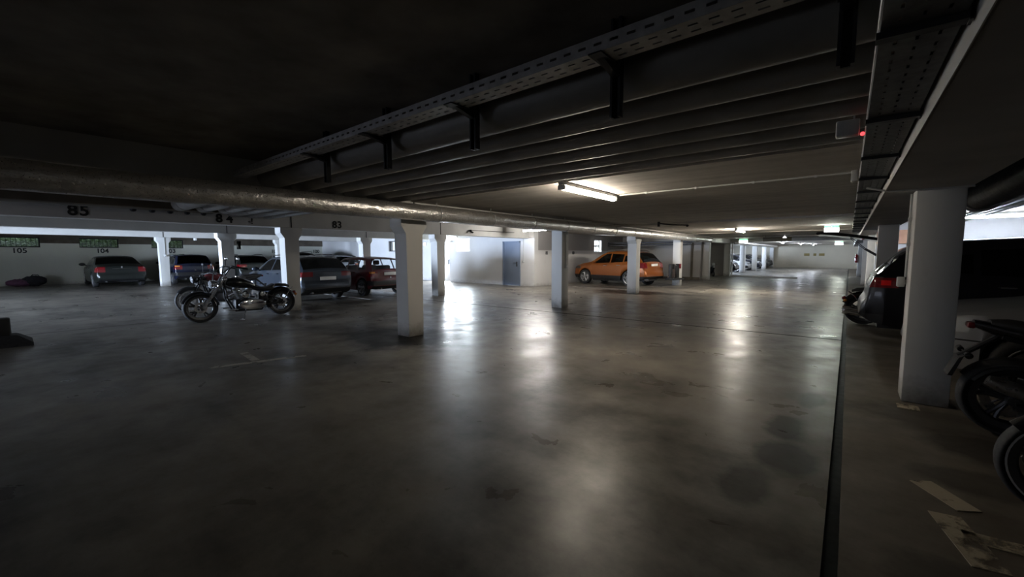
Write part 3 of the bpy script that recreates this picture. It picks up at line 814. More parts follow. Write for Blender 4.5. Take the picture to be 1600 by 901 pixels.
# black flexible duct
t = thing('flexible_duct', 'thick black flexible duct sagging beside the right beam', 'duct', (1.3, 0, 0))
pts = [(.15, 2.6, 2.5), (.12, 3.6, 2.48), (.06, 4.6, 2.40), (-.02, 5.6, 2.27), (-.08, 6.5, 2.2), (-.12, 7.3, 2.17)]
P2 = []
for a, b in zip(pts, pts[1:]):
    for k in range(10): P2.append(Vector(a).lerp(Vector(b), k/10))
P2.append(Vector(pts[-1]))
for _ in range(6): P2 = [P2[0]]+[(P2[i-1]+P2[i]*2+P2[i+1])/4 for i in range(1, len(P2)-1)]+[P2[-1]]
obj('duct_hose', tube(B(), P2, [.155+.006*(i % 2) for i in range(len(P2))], 24), M['black'], t)
bm = B(); tube(bm, [P2[-1], P2[-1]+Vector((-.02, .16, -.01))], [.175, .17], 24); tube(bm, [P2[-1]+Vector((0, .02, 0)), P2[-1]+Vector((0, .05, 0))], .185, 24); obj('duct_collar', bm, M['steel'], t)
for i in (12, 34): obj('duct_strap', tube(B(), [P2[i]+Vector((0, 0, .14)), (P2[i].x, P2[i].y, 2.719)], .01, 6), M['black_steel'], t)
# right bay ceiling pipes, lit by the cold lamp
for k, x in enumerate((1.75, 2.1, 2.4)):
    t = thing('ceiling_pipe', ('left', 'middle', 'right')[k]+' of three pale pipes under the right bay ceiling', 'pipe', (x, 0, 2.4), 0, 'pale pipes in the right bay')
    obj('pipe_run', tube(B(), [(0, 8.5, 0), (0, 16.59, 0)], .045, 14), M['conduit'], t)
# ------------------------------------------------------------------ cars
def dense(pts, step=.035, sm=2):
    out = []
    for (a, b), (c, d) in zip(pts, pts[1:]):
        n = max(1, int(math.hypot(c-a, d-b)/step))
        for k in range(n): out.append([a+(c-a)*k/n, b+(d-b)*k/n])
    out.append(list(pts[-1]))
    for _ in range(sm):
        out = [out[0]]+[[(out[i-1][0]+2*out[i][0]+out[i+1][0])/4, (out[i-1][1]+2*out[i][1]+out[i+1][1])/4] for i in range(1, len(out)-1)]+[out[-1]]
    for i in range(1, len(out)):
        if out[i][0] <= out[i-1][0]+.0012: out[i][0] = out[i-1][0]+.0012
    return out
def interp(tab, x):
    if x <= tab[0][0]: return tab[0][1]
    for (a, b), (c, d) in zip(tab, tab[1:]):
        if x <= c: return b+(d-b)*(x-a)/(c-a)
    return tab[-1][1]

def cut(bm, no, co, test):
    fs = [f for f in bm.faces if test(f)]
    geom = list({v for f in fs for v in f.verts})+list({e for f in fs for e in f.edges})+fs
    if fs: bmesh.ops.bisect_plane(bm, geom=geom, dist=1e-5, plane_co=co, plane_no=no)

def inpoly(p, poly):
    x, y = p; r = False; j = len(poly)-1
    for i in range(len(poly)):
        xi, yi = poly[i]; xj, yj = poly[j]
        if (yi > y) != (yj > y) and x < (xj-xi)*(y-yi)/(yj-yi)+xi: r = not r
        j = i
    return r

def car(label, loc, rotz, spec, paint, group=None, glass='glass_dark', rim='alloy', cat='car', skip=()):
    """car local frame: +x nose, origin on the ground at mid length"""
    S = spec; L, W = S['L'], S['W']
    T = thing(S.get('name', 'car'), label, cat, loc, rotz, group)
    top = dense(S['top'])
    wr, fxw, rxw = S['wr'], S['fx'], S['rx']
    st = [tuple(p) for p in top]
    # extra stations around the arches
    xs = [p[0] for p in st]
    ar = wr+.055
    ex = [cx+ar*math.cos(PI*k/12) for cx in (fxw, rxw) for k in range(13)]+[cx+s*(ar+.004) for cx in (fxw, rxw) for s in (-1, 1)]
    for x in ex:
        if all(abs(x-q) > .008 for q in xs): st.append((x, interp(top, x)))
    st.sort()
    plan = S.get('plan', [(0, .80), (.08, .90), (.3, .965), (.9, 1), (L-1.2, 1), (L-.5, .95), (L-.15, .84), (L, .70)])
    sill = S.get('sill', [(0, .42), (.15, .30), (.5, .2), (L-.6, .2), (L-.12, .26), (L, .36)])
    belt = S['belt']; tum = S.get('tum', .36); crown = S.get('crown', .045)
    def zb(x):
        z = interp(sill, x)
        for cx in (fxw, rxw):
            if abs(x-cx) < ar: z = max(z, wr+math.sqrt(ar*ar-(x-cx)**2)*.97)
        return z
    bm = bmesh.new(); lay = bm.faces.layers.int.new('g'); pl = bm.faces.layers.int.new('p'); sl = bm.faces.layers.int.new('s')
    rings = []
    for x, zt in st:
        w = W/2*interp(plan, x)
        zs = min(interp(belt, x), zt-.012); z0 = min(zb(x), zs-.03)
        half = []
        for k, (t, b) in enumerate(((0, .925), (.06, .955), (.25, .985), (.5, 1.), (.75, .99), (.93, .97), (1, .955))):
            half.append((w*b, z0+(zs-z0)*t))
        h = zt-zs; rc = min(.11, h*.55)
        ys = w*.955; ye = max(ys-tum*max(0, h-rc)-.012, ys*.55)
        cz = min(crown, h*.5)
        zt2 = zt-cz
        for k in (1, 2, 3):
            q = k/3; half.append((ys+(ye-ys)*q, zs+(zt2-rc-zs)*q if zt2-rc > zs else zs+(zt2-zs)*q*.4))
        zc = half[-1][1]
        half.append((ye-rc*.28, zc+(zt2-zc)*.62)); half.append((ye-rc*.75, zt2+(cz*.12)))
        yi = ye-rc*.75
        for k in (1, 2, 3, 4):
            y = yi*(1-k/4); half.append((y, zt-cz*.88*(y/yi)**2))
        ring = [(x-L/2, y, z) for y, z in half]+[(x-L/2, -y, z) for y, z in half[-2::-1]]
        rings.append([bm.verts.new(p) for p in ring])
    n = len(rings[0]); nh = 15
    for si, (a, b) in enumerate(zip(rings, rings[1:])):
        for k in range(n-1):
            f = bm.faces.new((a[k], a[k+1], b[k+1], b[k])); f[sl] = si
            kk = min(k, n-2-k)
            f[lay] = 1 if kk < 6 else 2 if kk < 9 else 3 if kk < 11 else 4
        f = bm.faces.new((a[n-1], a[0], b[0], b[n-1])); f[lay] = 5
    for rg in (rings[0][::-1], rings[-1]):
        f = bm.faces.new(rg); f[lay] = 6
    bmesh.ops.recalc_face_normals(bm, faces=bm.faces[:])
    parts = {}     # id -> (name, material, label)
    def pid(name, mat, lab=None):
        parts[len(parts)+1] = (name, mat, lab); return len(parts)
    cc = lambda f: f.calc_center_median()
    h2 = L/2
    # doors first, then glazing
    def side_poly(poly, gs, name, mat, lab=None):
        q = [(x-h2, z) for x, z in poly]
        x0, x1 = min(p[0] for p in q)-.1, max(p[0] for p in q)+.1
        for (a, b), (c, d) in zip(q, q[1:]+q[:1]):
            cut(bm, (d-b, 0, -(c-a)), (a, 0, b), lambda f: f[lay] in gs and x0 < cc(f).x < x1)
        for s in (1, -1):
            i = pid(name, mat, lab)
            for f in bm.faces:
                c = cc(f)
                if f[lay] in gs and c.y*s > 0 and inpoly((c.x, c.z), q): f[pl] = i
    for poly in S.get('doors', ()): side_poly(poly, (1, 2), 'door', paint)
    for poly in S.get('glass', ()): side_poly(poly, (1, 2, 3), 'side_window', M[glass])
    ws, rw = S.get('ws'), S.get('rw')
    for key, nm in (('ws', 'windshield'), ('rw', 'rear_window')):
        if key not in S: continue
        xa, xb, za, zb_ = S[key]; i = pid(nm, M[glass])
        for f in bm.faces:
            c = cc(f)
            xm, zm = (st[f[sl]][0]+st[f[sl]+1][0])/2, (st[f[sl]][1]+st[f[sl]+1][1])/2
            if f[lay] == 4 and xa < xm < xb and za < zm < zb_: f[pl] = i
    for bx in S.get('boxes', ()):
        nm, mt, xa, xb, ya, yb, za, zc = bx[:8]
        t = lambda f: xa-.25 < cc(f).x+h2 < xb+.25 and za-.2 < cc(f).z < zc+.2
        for z in (za, zc): cut(bm, (0, 0, 1), (0, 0, z), t)
        for x in (xa, xb): cut(bm, (1, 0, 0), (x-h2, 0, 0), t)
        for y in (ya, yb):
            if y > .01: cut(bm, (0, 1, 0), (0, y, 0), t); cut(bm, (0, 1, 0), (0, -y, 0), t)
        for s in ((1, -1) if ya > .01 else (0,)):
            i = pid(nm, M[mt])
            for f in bm.faces:
                c = cc(f)
                if f[lay] != 5 and xa < c.x+h2 < xb and za < c.z < zc and ya < abs(c.y) < yb and (s == 0 or c.y*s > 0): f[pl] = i
    ub = pid('underbody', M['black'])
    for f in bm.faces:
        if f[lay] == 5: f[pl] = ub
    # split into meshes
    parts[0] = ('body', paint, None)
    made = {}
    for i, (nm, mt, lab) in parts.items():
        fs = [f for f in bm.faces if f[pl] == i]
        if not fs: continue
        idx = {}; vv = []; ff = []
        for f in fs:
            r = []
            for v in f.verts:
                if v not in idx: idx[v] = len(vv); vv.append(v.co.copy())
                r.append(idx[v])
            ff.append(r)
        me = bpy.data.meshes.new(nm); me.from_pydata(vv, [], ff); me.materials.append(mt)
        for p in me.polygons: p.use_smooth = True
        me.set_sharp_from_angle(angle=R(38))
        o = bpy.data.objects.new(nm, me); link(o, T); made.setdefault(nm, []).append(o)
    bm.free()
    # floor pan between the wheels so nothing shows through
    b2 = B(); box(b2, rxw-h2+ar, fxw-h2-ar, -W*.42, W*.42, .2, .42); box(b2, .25-h2, L-.3-h2, -W*.3, W*.3, .24, .5)
    obj('chassis', b2, M['black'], T, 0)
    # wheels
    for cx in (fxw, rxw):
        for s in (1, -1):
            wheel(T, (cx-h2, s*(W/2-.125), wr), wr, .215, s, rim, S.get('spokes', 5))
    if 'mirror' in S:
        x, z = S['mirror']
        for s in (1, -1):
            b3 = B(); ball(b3, (x-h2, s*(W/2+.085), z), (.075, .12, .075), 14); tube(b3, [(x-h2+.03, s*(W/2-.06), z-.05), (x-h2, s*(W/2+.04), z-.03)], .025, 8)
            obj('door_mirror', b3, paint, T)
    for (x, z) in S.get('handles', ()):
        for s in (1, -1):
            b3 = B(); yy = s*(W/2*.985); tube(b3, [(x-h2-.09, yy-s*.015, z), (x-h2-.07, yy+s*.025, z), (x-h2+.07, yy+s*.025, z), (x-h2+.09, yy-s*.015, z)], .014, 8)
            obj('door_handle', b3, M['chrome'] if S.get('chrome_handles') else paint, T)
    if 'rplate' in S and 'plate' not in skip:
        x, z = S['rplate']; b3 = B(); box(b3, x-h2-.022, x-h2-.004, -.26, .26, z-.055, z+.055, .004)
        obj('licence_plate', b3, M['plate'], T)
    if 'fplate' in S:
        x, z = S['fplate']; b3 = B(); box(b3, x-h2+.0, x-h2+.02, -.26, .26, z-.055, z+.055, .004); obj('licence_plate', b3, M['plate'], T)
    if S.get('rails'):
        x0, x1, z = S['rails']
        for s in (1, -1):
            y = s*(W/2*.955-tum*(z-interp(belt, (x0+x1)/2))*.9-.07)
            b3 = B(); tube(b3, [(x0-h2, y, z-.09), (x0-h2+.12, y, z), ((x0+x1)/2-h2, y, z+.02), (x1-h2-.15, y, z-.02), (x1-h2, y, z-.12)], .017, 8)
            obj('roof_rail', b3, M['chrome'], T)
    if 'badge' in S:
        x, z = S['badge']; b3 = B(); lathe(b3, [(0, 0), (.045, 0), (.04, .012), (0, .014)], (x-h2, 0, z), (-1, 0, 0), 18); obj('badge', b3, M['chrome'], T)
    if S.get('strip'):                         # chrome strip across the boot lid
        x, z, hw = S['strip']; b3 = B(); tube(b3, [(x-h2, -hw, z), (x-h2-.02, 0, z+.004), (x-h2, hw, z)], .012, 8); obj('chrome_strip', b3, M['chrome'], T)
    if S.get('exhaust'):
        x, y, z = S['exhaust']; b3 = B(); tube(b3, [(x-h2+.25, y, z), (x-h2-.02, y, z)], .03, 12); obj('exhaust_pipe', b3, M['steel'], T)
    if S.get('seats'):
        for (x, y, w_) in S['seats']:
            b3 = B(); box(b3, x-h2-.08, x-h2+.08, y-w_/2, y+w_/2, .5, 1.08, .06); box(b3, x-h2-.04, x-h2+.06, y-.12, y+.12, 1.1, 1.27, .04); box(b3, x-h2, x-h2+.45, y-w_/2, y+w_/2, .42, .58, .05)
            obj('seat', b3, M['upholstery'], T)
    return T

def wheel(T, c, r, w, s, rim, spokes=5):
    b = B(); h = w/2
    lathe(b, [(r*.66, -h*.9), (r*.74, -h), (r*.9, -h*.98), (r*.975, -h*.78), (r, -h*.5), (r, h*.5), (r*.975, h*.78), (r*.9, h*.98), (r*.74, h), (r*.66, h*.9)], c, (0, 1, 0), 36)
    t = obj('wheel', b, M['rubber'], T, 50)
    b = B(); o = s*h; cc = Vector(c)
    lathe(b, [(r*.68, o*.92), (r*.665, o*.95), (r*.63, o*.9), (r*.6, o*.55), (r*.58, -o*.6)], c, (0, 1, 0), 36)
    for k in range(spokes):
        a = 2*PI*k/spokes+.3
        for da in (-.13, .13):
            p0 = cc+Vector((math.cos(a)*r*.1, o*.72, math.sin(a)*r*.1)); p1 = cc+Vector((math.cos(a+da)*r*.64, o*.86, math.sin(a+da)*r*.64))
            tube(b, [p0, p0.lerp(p1, .5)+Vector((0, o*.06, 0)), p1], [r*.085, r*.07, r*.06], 6)
    lathe(b, [(0, o*.84), (r*.1, o*.84), (r*.16, o*.72), (r*.16, o*.4)], c, (0, 1, 0), 20)
    obj('rim', b, M[rim], t, 40)
    b = B(); lathe(b, [(0, o*.2), (r*.5, o*.2), (r*.5, o*.05), (0, o*.05)], c, (0, 1, 0), 24); obj('brake_disc', b, M['steel'], t, 40)
    return t

# side glass polygons are (x from the tail, z)
ESTATE = dict(L=4.72, W=1.83, wr=.325, fx=3.83, rx=1.02, tum=.40,
    top=[(0, .50), (.01, .62), (.05, .66), (.07, .98), (.12, 1.04), (.34, 1.22), (.55, 1.38), (.75, 1.42), (1.5, 1.455), (2.2, 1.455), (2.75, 1.40), (3.1, 1.25), (3.5, 1.03), (3.62, .99), (4.1, .91), (4.45, .80), (4.62, .68), (4.70, .55), (4.72, .40)],
    belt=[(0, .93), (1.2, .96), (3.4, .90), (4.7, .8)],
    glass=[[(.60, 1.02), (1.32, 1.00), (1.32, 1.30), (.95, 1.29)], [(1.40, 1.0), (2.12, .975), (2.12, 1.33), (1.40, 1.31)], [(2.20, .97), (3.25, .94), (2.80, 1.26), (2.5, 1.33), (2.20, 1.33)]],
    doors=[[(1.05+.4, .3), (2.14, .28), (2.14, .97), (1.36, 1.0), (1.33, .75)], [(2.17, .28), (3.3, .28), (3.36, .93), (2.17, .965)]],
    ws=(2.3, 3.56, 1.03, 1.41), rw=(.09, .7, 1.05, 1.40),
    boxes=[('taillight', 'red_lens', -.1, .34, .46, 1, .80, .95), ('bumper_valance', 'black', -.1, .22, 0, 2, .3, .47), ('headlight', 'clear_lens', 4.15, 4.75, .5, 1, .64, .80), ('grille', 'black', 4.45, 4.8, 0, .45, .35, .72)],
    mirror=(3.12, 1.0), handles=[(1.62, .87), (2.4, .85)], rplate=(.045, .74), rails=(.75, 2.7, 1.475), exhaust=(.05, .5, .3))
SALOON = dict(L=4.95, W=1.86, wr=.33, fx=4.0, rx=1.1, tum=.42,
    top=[(0, .42), (.02, .58), (.07, .63), (.09, .86), (.14, .99), (.55, 1.04), (.95, 1.07), (1.25, 1.19), (1.62, 1.35), (1.95, 1.42), (2.5, 1.445), (2.9, 1.41), (3.3, 1.24), (3.68, 1.05), (3.8, 1.01), (4.3, .92), (4.7, .78), (4.86, .66), (4.93, .5), (4.95, .38)],
    belt=[(0, .88), (1.2, .95), (3.5, .92), (4.9, .8)],
    glass=[[(1.42, 1.02), (1.62, 1.0), (1.62, 1.24)], [(1.69, 1.0), (2.45, .98), (2.45, 1.32), (1.95, 1.30), (1.69, 1.22)], [(2.53, .98), (3.42, .95), (3.0, 1.22), (2.72, 1.32), (2.53, 1.32)]],
    doors=[[(1.7, .3), (2.46, .28), (2.46, .97), (1.6, 1.0)], [(2.5, .28), (3.5, .28), (3.55, .94), (2.5, .97)]],
    ws=(2.6, 3.72, 1.04, 1.41), rw=(.98, 1.85, 1.075, 1.41),
    boxes=[('taillight', 'red_lens', -.1, .36, .56, 1, .70, .94), ('headlight', 'clear_lens', 4.4, 5, .5, 1, .62, .80), ('grille', 'black', 4.7, 5, 0, .4, .4, .72)],
    mirror=(3.3, 1.02), handles=[(1.95, .86), (2.75, .85)], rplate=(.06, .72), strip=(.085, .85, .33), exhaust=(.05, .55, .27), badge=(.10, .92))
HATCH = dict(L=3.98, W=1.68, wr=.30, fx=3.12, rx=.66, tum=.33,
    top=[(0, .42), (.01, .56), (.05, .60), (.07, .90), (.10, .95), (.30, 1.20), (.42, 1.345), (.58, 1.38), (1.2, 1.41), (1.8, 1.41), (2.2, 1.37), (2.5, 1.22), (2.84, .98), (2.95, .945), (3.5, .88), (3.86, .79), (3.92, .62), (3.96, .5), (3.98, .4)],
    plan=[(0, .86), (.08, .93), (.3, .975), (.9, 1), (3., 1), (3.6, .95), (3.9, .88), (3.98, .80)],
    belt=[(0, .90), (2.8, .88), (3.9, .78)],
    glass=[[(.45, .97), (.92, .94), (.92, 1.28), (.62, 1.27)], [(1.0, .94), (1.62, .925), (1.62, 1.29), (1.0, 1.285)], [(1.70, .925), (2.62, .90), (2.25, 1.22), (2.02, 1.29), (1.70, 1.29)]],
    doors=[[(1.0, .3), (1.64, .28), (1.64, .92), (.96, .94)], [(1.67, .28), (2.66, .28), (2.72, .9), (1.67, .92)]],
    ws=(1.9, 2.9, .965, 1.38), rw=(.06, .5, .965, 1.34),
    boxes=[('taillight', 'red_lens', -.1, .2, .52, 1, .70, .88), ('indicator_lens', 'amber_lens', -.1, .18, .62, .8, .82, .88), ('bumper', 'black', -.1, .30, 0, 2, .40, .56), ('bumper', 'black', 3.7, 4.1, 0, 2, .36, .56), ('grille', 'black', 3.8, 4.1, 0, .7, .62, .76)],
    mirror=(2.55, .98), handles=[(1.2, .84), (1.9, .83)], rplate=(.06, .80), badge=(.06, .66), exhaust=(.05, .4, .28),
    seats=[(2.05, .36, .5), (2.05, -.36, .5), (.95, 0, 1.15)])
SUV = dict(L=4.28, W=1.78, wr=.355, fx=3.42, rx=.87, tum=.36,
    top=[(0, .50), (.02, .64), (.07, .70), (.10, .92), (.16, 1.10), (.36, 1.34), (.50, 1.50), (.42+.2, 1.56), (1.0, 1.62), (1.7, 1.65), (2.15, 1.62), (2.5, 1.50), (2.95, 1.22), (3.12, 1.13), (3.6, 1.06), (3.95, .95), (4.15, .80), (4.24, .66), (4.28, .48)],
    belt=[(0, 1.06), (.9, 1.06), (3.0, .98), (4.2, .86)],
    sill=[(0, .46), (.15, .36), (.5, .27), (3.7, .27), (4.15, .30), (4.28, .40)],
    glass=[[(.66, 1.16), (1.12, 1.12), (1.12, 1.40), (.86, 1.38)], [(1.19, 1.11), (1.86, 1.075), (1.86, 1.49), (1.19, 1.46)], [(1.93, 1.07), (2.86, 1.03), (2.42, 1.36), (2.2, 1.48), (1.93, 1.5)]],
    doors=[[(1.28, .42), (1.88, .40), (1.88, 1.07), (1.16, 1.11), (1.22, .8)], [(1.91, .40), (2.92, .40), (2.98, 1.02), (1.91, 1.07)]],
    ws=(2.1, 3.08, 1.16, 1.61), rw=(.14, .6, 1.13, 1.53),
    boxes=[('taillight', 'red_lens', -.1, .40, .52, 1, .84, 1.08), ('lower_trim', 'black', -.1, 4.4, 0, 2, .1, .47), ('headlight', 'dark_alloy', 3.7, 4.4, .45, 1, .76, .88), ('grille', 'black', 4.05, 4.4, 0, .45, .5, .82)],
    mirror=(2.72, 1.1), handles=[(1.42, .95), (2.15, .93)], chrome_handles=True, rplate=(.08, .98), rails=(.7, 2.3, 1.655), exhaust=(.08, .5, .32), spokes=5,
    seats=[(2.35, .38, .5), (2.35, -.38, .5), (1.2, 0, 1.2)])
def scaled(S, k, kz=None, **kw):
    """the same bodywork at another length / height"""
    kz = kz or 1
    D = dict(S); f = lambda pts: [(a*k, b*kz) for a, b in pts]
    D.update(L=S['L']*k, fx=S['fx']*k, rx=S['rx']*k, top=f(S['top']), belt=f(S['belt']), glass=[f(g) for g in S['glass']], doors=[f(g) for g in S['doors']])
    for q in ('plan', 'sill'):
        if q in S: D[q] = [(a*k, b) for a, b in S[q]]
    for q in ('ws', 'rw'): a, b, c, d = S[q]; D[q] = (a*k, b*k, c*kz, d*kz)
    D['boxes'] = [(n, m, a*k, b*k, y0, y1, z0*kz, z1*kz) for n, m, a, b, y0, y1, z0, z1 in S['boxes']]
    for q in ('mirror', 'rplate', 'badge'):
        if q in S: D[q] = (S[q][0]*k, S[q][1]*kz)
    D['handles'] = f(S['handles'])
    for q in ('seats',): D.pop(q, None)
    if 'rails' in S: a, b, c = S['rails']; D['rails'] = (a*k, b*k, c*kz)
    D.update(kw); return D

# left block: noses to the left (local +x -> world -X)
car('dark grey estate car with white number plate behind the white column and cruiser', (-12.75-2.36, 6.42, 0), PI, ESTATE, M['graphite'])
golf = car('dark red hatchback with white number plate beside the dark grey estate car', (-12.75-1.99, 8.74, 0), PI, HATCH, M['red_paint'], glass='glass_clear', rim='steel')
car('black saloon with red tail lights below wall number 104', (-25.95-2.475, 3.35, 0), PI, dict(SALOON), M['anthracite'], skip=('plate',))
car('dark blue car right of the white conduit column, below wall number 103', (-25.7-2.1, 6.05, 0), PI, scaled(HATCH, 1.05, 1.08, W=1.74), M['navy_gloss'], skip=('plate',))
car('dark car behind the motorcycle handlebars, right of the shaded column', (-25.5-2.2, 8.75, 0), PI, scaled(ESTATE, .95, 1.0), M['anthracite'], skip=('plate',))
car('black car whose dark roof shows above the grey estate car', (-25.5-2.2, 11.6, 0), PI, scaled(SUV, 1.05, 1.0), M['black_gloss'], skip=('plate',))
car('car with shining pale roof behind the red hatchback', (-25.6-2.0, 14.25, 0), PI, scaled(HATCH, 1.0, 1.0), M['silver_paint'], skip=('plate',))
# orange car
mk = car('orange compact car with silver alloy wheels parked at the white wall', (-8.85, 18.95, 0), PI+R(-11), SUV, M['orange_paint'], glass='glass_mid')
# right block: tails to the aisle
car('black car with bright red tail light bar left of the large column', (.17+2.4, 9.85, 0), 0, scaled(SUV, 1.12, 1.055, W=1.92, rails=None,
    boxes=[('taillight', 'red_lens', -.1, .46, .30, 1.3, .94, 1.10), ('tail_light_bar', 'tail_glow', .25, .37, .6, 1.3, .98, 1.06), ('bumper_valance', 'black', -.1, .3, 0, 2, .1, .5), ('headlight', 'clear_lens', 4.2, 5, .5, 1.2, .78, .95)]), M['black_satin'], skip=('plate',))
car('silver car with its bonnet toward the aisle behind the right motorcycle', (.62+2.36, 7.34, 0), PI, scaled(ESTATE, 1.0, 1.0, rails=None,
    boxes=[('taillight', 'red_lens', -.1, .3, .46, 1, .8, .95), ('side_moulding', 'black', 1.6, 4.62, .3, 2, .552, .568), ('headlight', 'clear_lens', 4.3, 4.75, .5, 1, .64, .80), ('grille', 'black', 4.45, 4.8, 0, .45, .35, .72)]), M['silver_paint'], skip=('plate',))
tg = car('dark car with raised tailgate behind the right columns', (.42+2.3, 14.15, 0), 0, scaled(SUV, 1.08, 1.06, W=1.84), M['black_satin'], skip=('plate',))
b = B()
ty = .78
loft(b, [[(-2.3+x, y, z+zt) for (y, zt) in ((-ty*k, -.04), (ty*k, -.04), (ty*k*.96, .035), (-ty*k*.96, .035))] for x, z, k in
         ((.42, 1.74, .88), (.15, 1.83, .95), (-.35, 1.93, 1.), (-.75, 1.99, 1.), (-1.0, 2.02, .98), (-1.12, 2.015, .9))])
bmesh.ops.bevel(b, geom=b.edges[:], offset=.012, segments=2, affect='EDGES')
t2 = obj('tailgate', b, M['black_gloss'], tg)
for s in (-1, 1):
    b = B(); tube(b, [(-2.3+.15, s*.7, 1.42), (-2.3-.1, s*.7, 1.6), (-2.3-.11, s*.7, 1.605), (-2.3-.42, s*.7, 1.9)], [.016, .016, .009, .009], 8); obj('gas_strut', b, M['black'], t2)
# far bays
for k, (y, sp, p, lb) in enumerate(((32.2, SUV, 'black_gloss', 'nearest far black car beyond the bright gate column'), (36.9, HATCH, 'white_paint', 'white far car behind the bluish column'),
        (42.2, ESTATE, 'navy_gloss', 'dark blue far car between two far white columns'), (46.8, HATCH, 'black_gloss', 'nearer of the far pair of dark cars by the end wall'), (48.9, HATCH, 'anthracite', 'farthest dark car against the end wall'))):
    car(lb, (-6.0-sp['L']/2, y, 0), 0, scaled(sp, 1.0001), M[p], 'far parked cars', skip=('plate',))

# ------------------------------------------------------------------ motorcycles (local +x = front, origin on the ground under mid wheelbase)
def mwheel(T, x, r, w, name, spokes, rim, disc=True, y=0, pin=None, dq=.72):
    c = Vector((x, y, r)); h = w/2
    b = B(); tr = r-w*.40 if w < .16 else r-w*.42
    rr0 = max(tr, r*.66)
    prof = []
    for k in range(15):
        a = -2.35+4.7*k/14
        prof.append((r-(r-rr0)*.62*(1-math.cos(a))/1.0*.62, h*math.sin(a)*(1 if abs(a) < 1.57 else .99)))
    prof = [(rr0, -h*.62)]+prof+[(rr0, h*.62)]
    lathe(b, prof, c, (0, 1, 0), 44)
    t = obj(name, b, M['rubber'], T, 60)
    b = B(); lathe(b, [(rr0+.008, -h*.68), (rr0+.008, -h*.6), (rr0-.02, -h*.5), (rr0-.03, 0), (rr0-.02, h*.5), (rr0+.008, h*.6), (rr0+.008, h*.68), (rr0-.035, h*.55), (rr0-.05, 0), (rr0-.035, -h*.55)], c, (0, 1, 0), 44, closed=True)
    if spokes == 'wire':
        for k in range(36):
            a = 2*PI*k/36; s = 1 if k % 2 else -1
            tube(b, [c+Vector((math.cos(a+.35*s)*.035, s*.04, math.sin(a+.35*s)*.035)), c+Vector((math.cos(a)*(rr0-.03), 0, math.sin(a)*(rr0-.03)))], .0028, 5)
    else:
        for k in range(spokes):
            a = 2*PI*k/spokes+.4
            for da in (-.16, .16):
                tube(b, [c+Vector((math.cos(a)*.03, 0, math.sin(a)*.03)), c+Vector((math.cos(a+da*.6)*rr0*.55, 0, math.sin(a+da*.6)*rr0*.55)), c+Vector((math.cos(a+da)*(rr0-.03), 0, math.sin(a+da)*(rr0-.03)))], [.026, .017, .02], 8)
    tube(b, [c+Vector((0, -h-.02, 0)), c+Vector((0, h+.02, 0))], .036, 16)
    obj('rim', b, M[rim], t, 40)
    if disc:
        for s in ((1, -1) if disc == 2 else (1,)):
            b = B(); d = rr0*dq; n = 48
            r1 = [bmesh_v for bmesh_v in ()]
            rings = []
            for (q, o) in ((.62, -.003), (1, -.003), (1, .003), (.62, .003)):
                rings.append([c+Vector((math.cos(2*PI*k/n)*d*q*(1+(.03*math.cos(PI*k/2) if q == 1 else 0)), s*(h*.62+o), math.sin(2*PI*k/n)*d*q*(1+(.03*math.cos(PI*k/2) if q == 1 else 0)))) for k in range(n)])
            V = [[b.verts.new(p) for p in rg] for rg in rings]
            for i in range(4):
                A, C = V[i], V[(i+1) % 4]
                for k in range(n): b.faces.new((A[k], A[(k+1) % n], C[(k+1) % n], C[k]))
            for k in range(5):
                a = 2*PI*k/5; tube(b, [c+Vector((math.cos(a)*.03, s*h*.6, math.sin(a)*.03)), c+Vector((math.cos(a)*d*.68, s*h*.62, math.sin(a)*d*.68))], .009, 6)
            obj('brake_disc', b, M['steel'], t, 40)
    if pin:
        for s in (1, -1):
            b = B(); lathe(b, [(rr0+.012, s*h*.64), (rr0+.012, s*h*.70), (rr0+.002, s*h*.70), (rr0+.002, s*h*.64)], c, (0, 1, 0), 48, closed=True)
            o = obj('rim_stripe', b, M[pin], t, 40)
    return t

def fender(bm, x, z, r, w, a0, a1, th=.006, n=18):
    """curved mudguard around a wheel centre, angles measured from +x up"""
    rings = []
    for i in range(n+1):
        a = a0+(a1-a0)*i/n
        sec = []
        for k in range(9):
            q = -1+2*k/8; sec.append((q*w/2, r-(abs(q)**2.6)*.085))
        out = [(x+math.cos(a)*(rad), y, z+math.sin(a)*(rad)) for y, rad in sec]+[(x+math.cos(a)*(rad-th*2), y*.94, z+math.sin(a)*(rad-th*2)) for y, rad in sec[::-1]]
        rings.append(out)
    loft(bm, rings); return bm

